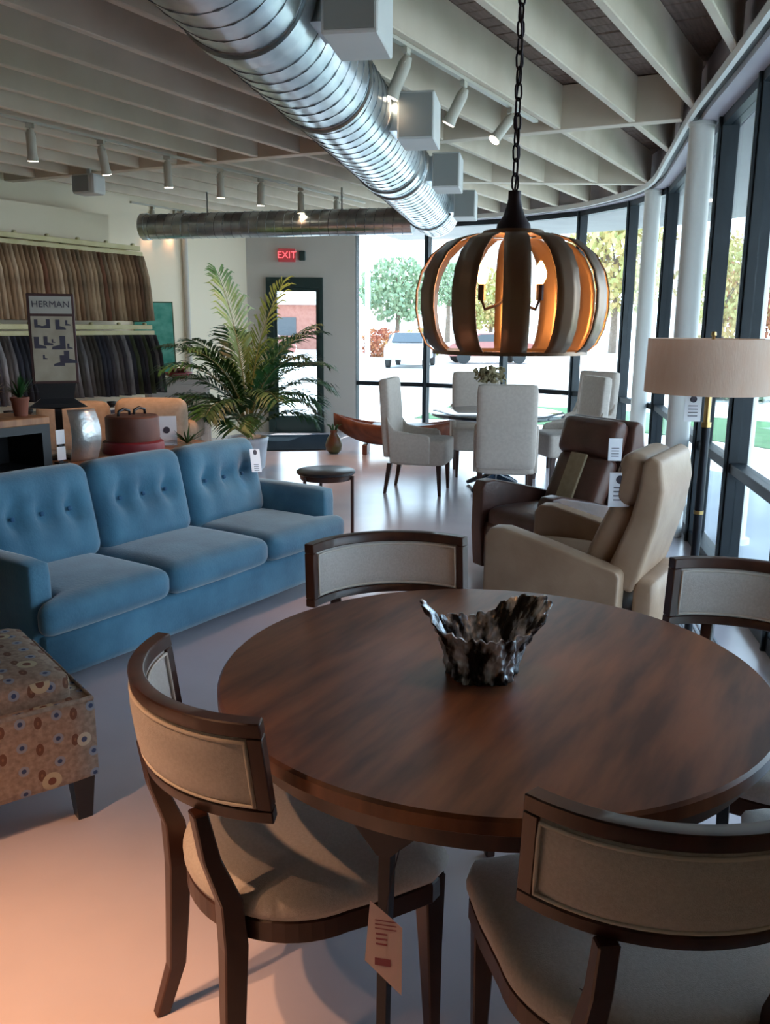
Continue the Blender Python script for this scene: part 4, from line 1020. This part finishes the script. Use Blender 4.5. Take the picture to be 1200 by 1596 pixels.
for k in range(7):
    a = k * .9; tube(bm, [(0, 0, .22), (.05 * math.cos(a), .05 * math.sin(a), .34), (.10 * math.cos(a), .1 * math.sin(a), .36)], [.006, .01, .002], 5)
obj('leaves', bm, 'leaf', t)

# ------------------------------------------------------------------ long console behind the sofa
SA = math.atan2(SS.y, SS.x)
t = thing('console_table', 'long orange brown wooden console standing behind the blue sofa', 'table', sp_(2.65, -4.14), SA)
bm = newbm(); box(bm, -1.55, 1.55, -.23, .26, .72, .76); bevel(bm, .004); obj('tabletop', bm, 'orange_wood', t)
bm = newbm(); box(bm, -1.5, 1.5, -.20, -.18, .62, .72); box(bm, -1.5, 1.5, .18, .20, .62, .72); obj('apron', bm, 'orange_wood', t)
for x in (-1.48, 1.48):
    for y in (-.18, .18):
        bm = newbm(); taper(bm, (x, y, 0), (x, y, .72), (.025, .025), (.03, .03)); obj('leg', bm, 'orange_wood', t)
t = thing('open_shelf_box', 'dark open fronted shelf box with a wood top, at the left end of the console', 'shelf', (*sp_(2.36, -4.16)[:2], .7605), SA)
bm = newbm(); box(bm, -.75, .52, -.17, .17, .245, .285); bevel(bm, .004); obj('top_board', bm, 'orange_wood', t)
bm = newbm(); box(bm, -.75, .52, -.165, .165, .20, .245); box(bm, -.75, .52, -.165, .165, 0, .012); box(bm, .47, .52, -.165, .165, .012, .20); box(bm, -.75, -.70, -.165, .165, .012, .20); box(bm, -.70, .47, .145, .165, .012, .20); obj('carcass', bm, 'dark_cabinet', t)
t = thing('small_white_card', 'two small white cards propped on the console between the shelf box and silver panel', 'card', (*sp_(3.02, -4.10)[:2], .7605), SA)
bm = newbm(); box(bm, -.028, .028, 0, .004, .02, .095); obj('card', bm, 'paper', t)
bm = newbm(); box(bm, -.028, .028, 0, .004, .11, .19); obj('card', bm, 'paper', t)
bm = newbm(); box(bm, -.012, .012, .005, .010, 0, .18); box(bm, -.03, .03, -.01, .03, 0, .008); obj('stand', bm, 'black', t)
# curved silver panel
t = thing('silver_panel', 'curved silvery metal panel standing upright on the console', 'ornament', (*sp_(3.16, -4.08)[:2], .7605), SA - .25)
bm = newbm(); R1_ = []; R2_ = []
for i in range(17):
    f = i / 16; z = f * .295; y = -.03 * math.sin(f * PI); x0 = -.085 - .012 * math.sin(f * PI) * 0 ; bulge = .018 * math.sin((f) * PI)
    R1_.append([bm.verts.new((x0 + bulge * .4, y, z)), bm.verts.new((.075 + bulge, y, z))]); R2_.append([bm.verts.new((x0 + bulge * .4, y + .012, z)), bm.verts.new((.075 + bulge, y + .012, z))])
for i in range(16):
    a, b, c, d_ = R1_[i], R1_[i + 1], R2_[i], R2_[i + 1]
    bm.faces.new((a[0], a[1], b[1], b[0])); bm.faces.new((c[1], c[0], d_[0], d_[1])); bm.faces.new((a[0], b[0], d_[0], c[0])); bm.faces.new((a[1], c[1], d_[1], b[1]))
bm.faces.new((R1_[0][0], R2_[0][0], R2_[0][1], R1_[0][1])); bm.faces.new((R1_[-1][0], R1_[-1][1], R2_[-1][1], R2_[-1][0]))
obj('panel', bm, 'silver_plate', t, smooth='all')
bm = newbm(); box(bm, -.06, .06, .012, .08, 0, .012); obj('foot', bm, 'black', t)
# drum
t = thing('round_drum_box', 'brown round drum shaped box with dark looped handles and a red base, on the console', 'box', (*sp_(3.57, -4.14)[:2], .7605), SA)
bm = newbm(); lathe(bm, [(.185, 0), (.188, .02), (.182, .065), (.165, .075)], 40, closed_top=True); obj('base', bm, 'drum_red', t, smooth=True)
bm = newbm(); lathe(bm, [(.160, .075), (.162, .10), (.160, .215), (.150, .225), (.0, .23)], 40); obj('body', bm, 'drum', t, smooth=True)
for s in (-1, 1):
    bm = newbm(); tube(bm, [(s * .06 - .045, 0, .225), (s * .06 - .04, 0, .255), (s * .06, 0, .268), (s * .06 + .04, 0, .255), (s * .06 + .045, 0, .225)], .009, 8); obj('handle', bm, 'black', t, smooth='all')
# potted plant on the shelf box
def sprig(bm, base, tip, w, n=5, droop=.2, rnd=random):
    base = Vector(base); tip = Vector(tip); side = (tip - base).cross(V(0, 0, 1))
    side = side.normalized() * w if side.length > 1e-5 else V(w, 0, 0)
    L, R = [], []
    for i in range(n + 1):
        f = i / n; p = base.lerp(tip, f); p.z -= droop * f * f * (tip - base).length; ww = math.sin(PI * min(.98, f * .85 + .12))
        L.append(bm.verts.new(p - side * ww)); R.append(bm.verts.new(p + side * ww + V(0, 0, .0)))
    for i in range(n): bm.faces.new((L[i], R[i], R[i + 1], L[i + 1]))
def potplant(label, loc, seed, m, nl=26, h=.16, potr=.045, potm='terracotta', spread=.12):
    t = thing('potted_plant', label, 'plant', loc); rnd = random.Random(seed)
    bm = newbm(); lathe(bm, [(potr * .75, 0), (potr, .08), (potr * 1.1, .085), (potr * 1.1, .1), (potr * .9, .1), (potr * .85, .085)], 20, closed_top=True); obj('pot', bm, potm, t, smooth=True)
    bm = newbm()
    for k in range(nl):
        a = rnd.uniform(0, 2 * PI); r = rnd.uniform(.3, 1) * spread; sprig(bm, (0, 0, .09), (r * math.cos(a), r * math.sin(a), .09 + h * rnd.uniform(.5, 1.1)), .006, 5, rnd.uniform(.1, .5))
    obj('leaves', bm, m, t); return t
potplant('small green potted plant on the shelf box left of the poster stand', (*sp_(2.80, -4.12)[:2], 1.046), 3, 'leaf', nl=34)
potplant('yellowish potted plant on the shelf box at the left picture edge', (*sp_(2.68, -4.20)[:2], 1.046), 5, 'dry', nl=30)
# poster on stand
t = thing('poster_stand', 'tall framed poster of small dark boot pictures on a black stand behind the shelf box', 'sign', (*sp_(3.13, -4.25)[:2], .7605), .38)
bm = newbm(); box(bm, -.125, .125, 0, .02, .435, .935); bevel(bm, .003); obj('frame', bm, 'poster_frame', t)
bm = newbm(); box(bm, -.110, .110, -.004, 0, .45, .81); obj('print_sheet', bm, 'poster', t)
bm = newbm(); box(bm, -.110, .110, -.004, 0, .825, .92); obj('header', bm, 'poster_hdr', t)
bm = text_bm('HERMAN', .050, .0008); bmesh.ops.translate(bm, verts=bm.verts, vec=(0, -.0055, .875)); obj('lettering', bm, 'ink', t)
bm = newbm()
def boot(cx, cz, s, fl=1):
    pts = [(-.4, -.5), (.6, -.5), (.55, -.3), (0, -.15), (.02, .5), (-.4, .5)]
    a = [bm.verts.new((cx + fl * x * s, -.0055, cz + z * s)) for x, z in pts]; b = [bm.verts.new((cx + fl * x * s, -.004, cz + z * s)) for x, z in pts]
    for i in range(6): bm.faces.new((a[i], a[(i + 1) % 6], b[(i + 1) % 6], b[i]))
    bm.faces.new(a); bm.faces.new(list(reversed(b)))
for cx, cz, s, fl in ((-.075, 0.770, .045, 1), (-.03, 0.770, .05, -1), (.04, 0.765, .055, 1), (.082, 0.775, .03, 1), (-.075, 0.665, .065, 1), (-.03, 0.675, .05, 1), (.0, 0.675, .02, 1), (.035, 0.665, .075, -1), (.085, 0.645, .03, 1), (-.05, 0.585, .025, 1), (.03, 0.565, .06, -1), (.08, 0.585, .07, 1)):
    boot(cx, cz, s, fl)
obj('boot_pictures', bm, 'ink', t)
bm = newbm(); sweepbar(bm, [((0, .01, .0), .08, .06), ((0, .01, .012), .08, .06), ((0, .01, .03), .02, .02), ((0, .01, .29), .02, .015), ((0, .01, .30), .16, .03), ((0, .01, .32), .13, .03), ((0, .01, .35), .09, .02), ((0, .01, .435), .105, .012)]); obj('stand', bm, 'black', t)
# price card and small fern right of the drum
t = thing('price_card', 'square white price card with dark round marks, standing right of the drum', 'card', (*sp_(3.86, -4.20)[:2], .7605), .25)
bm = newbm(); box(bm, -.095, .095, 0, .004, .0, .19); obj('card', bm, 'paper', t)
bm = newbm(); tube(bm, [(.03, -.002, .10), (.03, 0, .10)], .022, 14); obj('emblem', bm, 'ink', t)
bm = newbm(); box(bm, -.06, -.01, -.002, 0, .05, .055); obj('print', bm, 'ink', t)
t = thing('cut_foliage', 'low dark green frond arrangement lying on the console end', 'plant', (*sp_(3.98, -4.10)[:2], .7605)); rnd = random.Random(9)
bm = newbm()
for k in range(40):
    a = rnd.uniform(0, 2 * PI); r = rnd.uniform(.08, .2); sprig(bm, (0, 0, .01), (r * math.cos(a), r * math.sin(a), .03 + rnd.uniform(0, .10)), .006, 5, rnd.uniform(0, .25))
obj('fronds', bm, 'leaf', t)

# ------------------------------------------------------------------ sample racks along the left wall
RK0 = Vector((-2.78, 10.0)); RZ = math.radians(60)     # right end; local +x runs along the wall to the right
def rack(label, z, L=2.5, base=RK0, nrm=0.0):
    q = base + WN * nrm
    t = thing('sample_rack', label, 'rack', (q.x, q.y, z), RZ)
    bm = newbm(); box(bm, -L, 0, -.02, .02, -.025, .025); bevel(bm, .004); obj('top_rail', bm, 'rack_wood', t)
    bm = newbm(); box(bm, -L, 0, -.05, .01, -.085, -.04); bevel(bm, .003); obj('hanger_rail', bm, 'rack_wood', t)
    for k in range(7):
        bm = newbm(); box(bm, -.1 - k * .38 - .015, -.1 - k * .38 + .015, .02, .42, -.02, .02); obj('bracket', bm, 'rack_wood', t)
        bm = newbm(); rbox(bm, (-.1 - k * .38, 0, .035), (.02, .02, .015), .012, 3); obj('knob', bm, 'rack_wood', t, smooth='all')
    return t
rack('upper wooden rack with brown and beige hanging fabric samples', 2.36)
rack('lower wooden rack with dark hanging fabric samples', 1.50, nrm=.12)
rnd = random.Random(11)
browns = [(0.16, .11, .07), (.24, .18, .12), (.10, .06, .04), (.30, .25, .18), (.20, .15, .10), (.14, .07, .045), (.34, .29, .22), (.17, .14, .10)]
darks = [(.02, .02, .028), (.035, .03, .035), (.06, .05, .045), (.11, .10, .10), (.015, .015, .02), (.05, .06, .03), (.20, .19, .19), (.03, .025, .02)]
bm_m = []
for i, c in enumerate(browns): bm_m.append(mat('brown_sample_%d' % i, (c[0] * 1.15, c[1] * .98, c[2] * .85), .9, col2=(min(1, c[0] * 1.8), c[1] * 1.55, c[2] * 1.35), nscale=18, stretch=(1, 1, .4)))
dk_m = []
for i, c in enumerate(darks): dk_m.append(mat('dark_sample_%d' % i, c, .9, col2=tuple(min(1, v * 2.2 + .01) for v in c), nscale=14, stretch=(1, 1, .35)))
def sample_mesh(h, w, dep, seed):
    r_ = random.Random(seed); bm = newbm(); n = 8; prof_ = []
    A = []
    for j in range(7):
        f = j / 6; sw = .01 * math.sin(f * 3 + seed) * f
        ring = []
        for i in range(n):
            a = 2 * PI * i / n; ring.append(bm.verts.new((w * .5 * math.cos(a) * (1 + .2 * math.sin(f * 5 + seed)) + sw, dep * .5 * math.sin(a) * (.55 + .45 * min(1, f * 3)) - dep * .3 * f, -f * h)))
        A.append(ring)
    for P_, Q_ in zip(A, A[1:]):
        for i in range(n): bm.faces.new((P_[i], P_[(i + 1) % n], Q_[(i + 1) % n], Q_[i]))
    bm.faces.new(A[0]); bm.faces.new(list(reversed(A[-1]))); return bm
protoU = [(obj('fabric_sample', sample_mesh(.70 + .02 * rnd.random(), .044, .22, s), bm_m[s % 8], smooth='all')) for s in range(8)]
protoL = [(obj('fabric_sample', sample_mesh(.62 + .03 * rnd.random(), .046, .26, s + 20), dk_m[s % 8], smooth='all')) for s in range(8)]
def hang(protos, z, n, names, lab, grp, nrm, L=2.5, base=RK0):
    used = set()
    for k in range(n):
        i = rnd.randrange(8); pr = protos[i]
        if i in used: o = pr.copy(); COL.objects.link(o)
        else: o = pr; used.add(i)
        q = base + WN * nrm - Vector((.5, .866)) * (L * (k + .5) / n)
        o.location = (q.x, q.y, z); o.rotation_euler = (0, 0, RZ); tag(o, lab % names[i], 'fabric sample', grp)
    for i in range(8):
        if i not in used: bpy.data.objects.remove(protos[i])
hang(protoU, 2.275, 44, ['mid brown', 'sand coloured', 'very dark brown', 'pale oatmeal', 'taupe', 'russet brown', 'lightest beige', 'olive brown'], '%s fabric sample hanging on the upper wall rack', 'fabric samples on the upper rack', .03)
hang(protoL, 1.415, 42, ['blue black', 'aubergine black', 'dark taupe', 'mid grey', 'jet black', 'dark olive green', 'light silver grey', 'black brown'], '%s fabric sample hanging on the lower wall rack', 'fabric samples on the lower rack', .15)
# low white display shelf with little dark cups under the lower rack
q = RK0 + WN * .15 - Vector((.5, .866)) * 1.35
t = thing('display_shelf', 'long low white shelf with a scalloped edge below the dark samples', 'shelf', (q.x, q.y, 0), RZ)
bm = newbm(); box(bm, -1.2, 1.0, -.2, .2, .58, .66); bevel(bm, .006); obj('shelf_board', bm, 'white_paint', t)
bm = newbm()
for k in range(20): box(bm, -1.18 + k * .11, -1.12 + k * .11, -.205, -.2, .60, .64, None)
obj('dark_cut_outs', bm, 'ink', t, kind='stuff')
for x in (-1.15, .95):
    bm = newbm(); box(bm, x - .03, x + .03, -.18, .18, 0, .58); obj('leg', bm, 'white_paint', t)
cup0 = None
for k in range(9):
    w = Vector((.5, .866)) * (-.9 + k * .21)
    if cup0 is None:
        bm = newbm(); lathe(bm, [(.02, 0), (.045, .03), (.05, .06), (.042, .06), (.02, .02)], 16, closed_top=True); cup0 = o = obj('dark_cup', bm, 'black', smooth='all')
    else: o = cup0.copy(); COL.objects.link(o)
    o.location = (q.x + w.x + .10, q.y + w.y - .06, .661); tag(o, 'small black cup in the row on the low white shelf', 'cup', 'black cups on the low white shelf')

# painting, dresser, armchair near the left wall
t = thing('teal_painting', 'teal green canvas in a dark frame, half hidden by the hanging samples', 'painting', (-2.80, 10.55, .92), math.radians(20))
bm = newbm(); m4 = Matrix.Rotation(math.radians(-8), 4, 'X')
box(bm, -.24, .24, 0, .03, 0, .89, m4); obj('frame', bm, 'teal_frame', t)
bm = newbm(); box(bm, -.225, .225, -.006, 0, .015, .875, m4); obj('canvas', bm, 'teal_paint', t)
t = thing('dresser', 'pale greyed wooden dresser with a small drawer below the teal painting', 'dresser', (-2.52, 10.38, 0), math.radians(20))
bm = newbm(); box(bm, -.36, .36, -.22, .25, .08, .88); box(bm, -.38, .38, -.24, .27, .88, .91); bevel(bm, .005); obj('carcass', bm, 'dresser', t)
for k, (z0, z1) in enumerate(((.62, .84), (.37, .59), (.12, .34))):
    bm = newbm(); box(bm, -.32, .32, -.235, -.22, z0, z1); bevel(bm, .004); dr = obj('drawer', bm, 'dresser', t)
    bm = newbm(); tube(bm, [(-.05, -.235, (z0 + z1) / 2), (-.04, -.255, (z0 + z1) / 2 - .005), (.04, -.255, (z0 + z1) / 2 - .005), (.05, -.235, (z0 + z1) / 2)], .007, 6); obj('handle', bm, 'black_metal', dr, smooth='all')
t = thing('red_bowl', 'dark red bowl heaped up on the pale dresser', 'bowl', (-2.46, 10.24, .911))
bm = newbm(); lathe(bm, [(.07, 0), (.14, .03), (.165, .07), (.15, .07), (.1, .03)], 28, closed_top=True); obj('bowl', bm, 'drum_red', t, smooth='all')
bm = newbm(); rr = random.Random(3)
for k in range(9): rbox(bm, (rr.uniform(-.09, .09), rr.uniform(-.09, .09), .075 + rr.uniform(0, .02)), (.035, .035, .03), .028, 3)
obj('contents', bm, 'drum', t, smooth='all')
t = thing('beige_armchair', 'beige rolled arm armchair behind the console, left of the palm', 'armchair', (-2.2, 8.3, 0), math.radians(4))
bm = newbm(); rbox(bm, (0, 0, .24), (.36, .40, .18), .05, 6); obj('base', bm, 'beige', t, smooth='all')
bm = newbm(); rbox(bm, (0, -.36, .62), (.33, .10, .24), .09, 8, puff=(0, .02, .01)); obj('backrest', bm, 'beige', t, smooth='all')
bm = newbm(); rbox(bm, (0, .06, .47), (.22, .32, .07), .05, 8, puff=(0, 0, .02)); obj('seat_cushion', bm, 'beige', t, smooth='all')
for s in (-1, 1):
    bm = newbm(); rbox(bm, (s * .30, .02, .52), (.075, .40, .11), .08, 8); obj('arm', bm, 'beige', t, smooth='all')
for x in (-.30, .30):
    for y in (-.3, .3):
        bm = newbm(); taper(bm, (x, y, 0), (x, y, .07), (.02, .02), (.03, .03)); obj('leg', bm, 'black', t)
t = thing('beige_armchair', 'second beige armchair showing behind the drum box, below the dark samples', 'armchair', (-3.0, 8.3, 0), math.radians(15))
bm = newbm(); rbox(bm, (0, 0, .24), (.34, .36, .18), .05, 6); obj('base', bm, 'beige', t, smooth='all')
bm = newbm(); rbox(bm, (0, -.32, .60), (.33, .09, .22), .08, 8, puff=(0, .02, .01)); obj('backrest', bm, 'beige', t, smooth='all')
bm = newbm(); rbox(bm, (0, .05, .46), (.27, .28, .06), .05, 8, puff=(0, 0, .02)); obj('seat_cushion', bm, 'beige', t, smooth='all')
for x in (-.28, .28):
    for y in (-.28, .28):
        bm = newbm(); taper(bm, (x, y, 0), (x, y, .07), (.02, .02), (.03, .03)); obj('leg', bm, 'black', t)

# ------------------------------------------------------------------ palm
PB = (-1.46, 9.05, 0)
t = thing('potted_palm', 'tall potted palm with long feathery fronds in front of the dark glass door', 'plant', PB)
bm = newbm(); lathe(bm, [(.13, 0), (.17, .05), (.20, .30), (.215, .36), (.20, .37), (.185, .34)], 32, closed_top=True); obj('pot', bm, 'pot_white', t, smooth='all')
rnd = random.Random(5)
def frond(az, length, lift, bend, name='frond', m='leaf', leaf=.36, nleaf=42, width=.0125, base=(0, 0, .36)):
    """rachis curve: starts steep, bends outward"""
    pts = []; p = Vector(base); el = lift; step = length / 26
    for i in range(27):
        pts.append(p.copy()); d_ = V(math.cos(az) * math.cos(el), math.sin(az) * math.cos(el), math.sin(el)); p += d_ * step; el -= bend / 26 * (0.4 + 1.4 * i / 26)
    bm = newbm(); tube(bm, pts, [.011 - .009 * i / 26 for i in range(27)], 5); st = obj(name, bm, 'stem', t, smooth='all')
    bm = newbm()
    for i in range(nleaf):
        f = .30 + .70 * i / nleaf; k = f * 26; j = min(25, int(k)); q = pts[j].lerp(pts[j + 1], k - j); tg_ = (pts[j + 1] - pts[j]).normalized()
        sd = tg_.cross(V(0, 0, 1)); sd = sd.normalized() if sd.length > .05 else V(-math.sin(az), math.cos(az), 0)
        upv = sd.cross(tg_).normalized(); ll = leaf * math.sin(PI * min(1, (f - .22) / .85)) ** .6 * rnd.uniform(.85, 1.1)
        for s in (-1, 1):
            dirv = (tg_ * rnd.uniform(.55, .75) + sd * s * .8 + upv * rnd.uniform(.02, .25)).normalized()
            e = q + dirv * ll
            wv = dirv.cross(upv).normalized() * width
            m1 = q.lerp(e, .35) + upv * .01; m2 = q.lerp(e, .75) - V(0, 0, ll * .09); e2 = e - V(0, 0, ll * .28)
            a0 = bm.verts.new(q); a1 = bm.verts.new(m1 + wv); a2 = bm.verts.new(m1 - wv); a3 = bm.verts.new(m2 + wv * .7); a4 = bm.verts.new(m2 - wv * .7); a5 = bm.verts.new(e2)
            bm.faces.new((a0, a1, a2)); bm.faces.new((a1, a3, a4, a2)); bm.faces.new((a3, a5, a4))
    lo = obj('leaflets', bm, m, st)
    return st
specs = [(170, 1.25, 72, 1.9), (205, 1.15, 62, 2.0), (150, 1.35, 80, 1.2), (185, .9, 45, 1.3), (115, 1.4, 84, 1.1), (20, 1.30, 76, 1.6), (-20, 1.1, 66, 1.9), (350, .85, 48, 1.5), (60, 1.35, 82, 1.2),
         (300, 1.1, 68, 1.8), (250, 1.05, 62, 1.9), (230, 1.3, 80, 1.3), (100, 1.0, 60, 1.6), (10, 1.45, 80, 1.0), (325, 1.35, 78, 1.5), (160, 1.0, 58, 1.7), (200, .75, 40, 1.4), (270, .8, 50, 1.6), (0, 1.2, 70, 1.8), (340, 1.5, 82, 1.3), (175, 1.45, 80, 1.5), (140, .9, 50, 1.7), (30, 1.0, 58, 1.9), (215, 1.35, 76, 1.7)]
for az, ln, lift, bend in specs:
    frond(math.radians(az), ln, math.radians(lift), bend)
# broad upright pale fan leaf
frond(math.radians(165), 1.75, math.radians(88), .35, m='leaf_pale', leaf=.55, nleaf=36, width=.016)
frond(math.radians(30), 1.7, math.radians(86), .5, m='leaf_pale', leaf=.45, nleaf=32, width=.013)
for ob in scene.objects:
    if ob.type == 'LIGHT' and ob.name.startswith('spot_beam'): pass
bpy.context.view_layer.update()
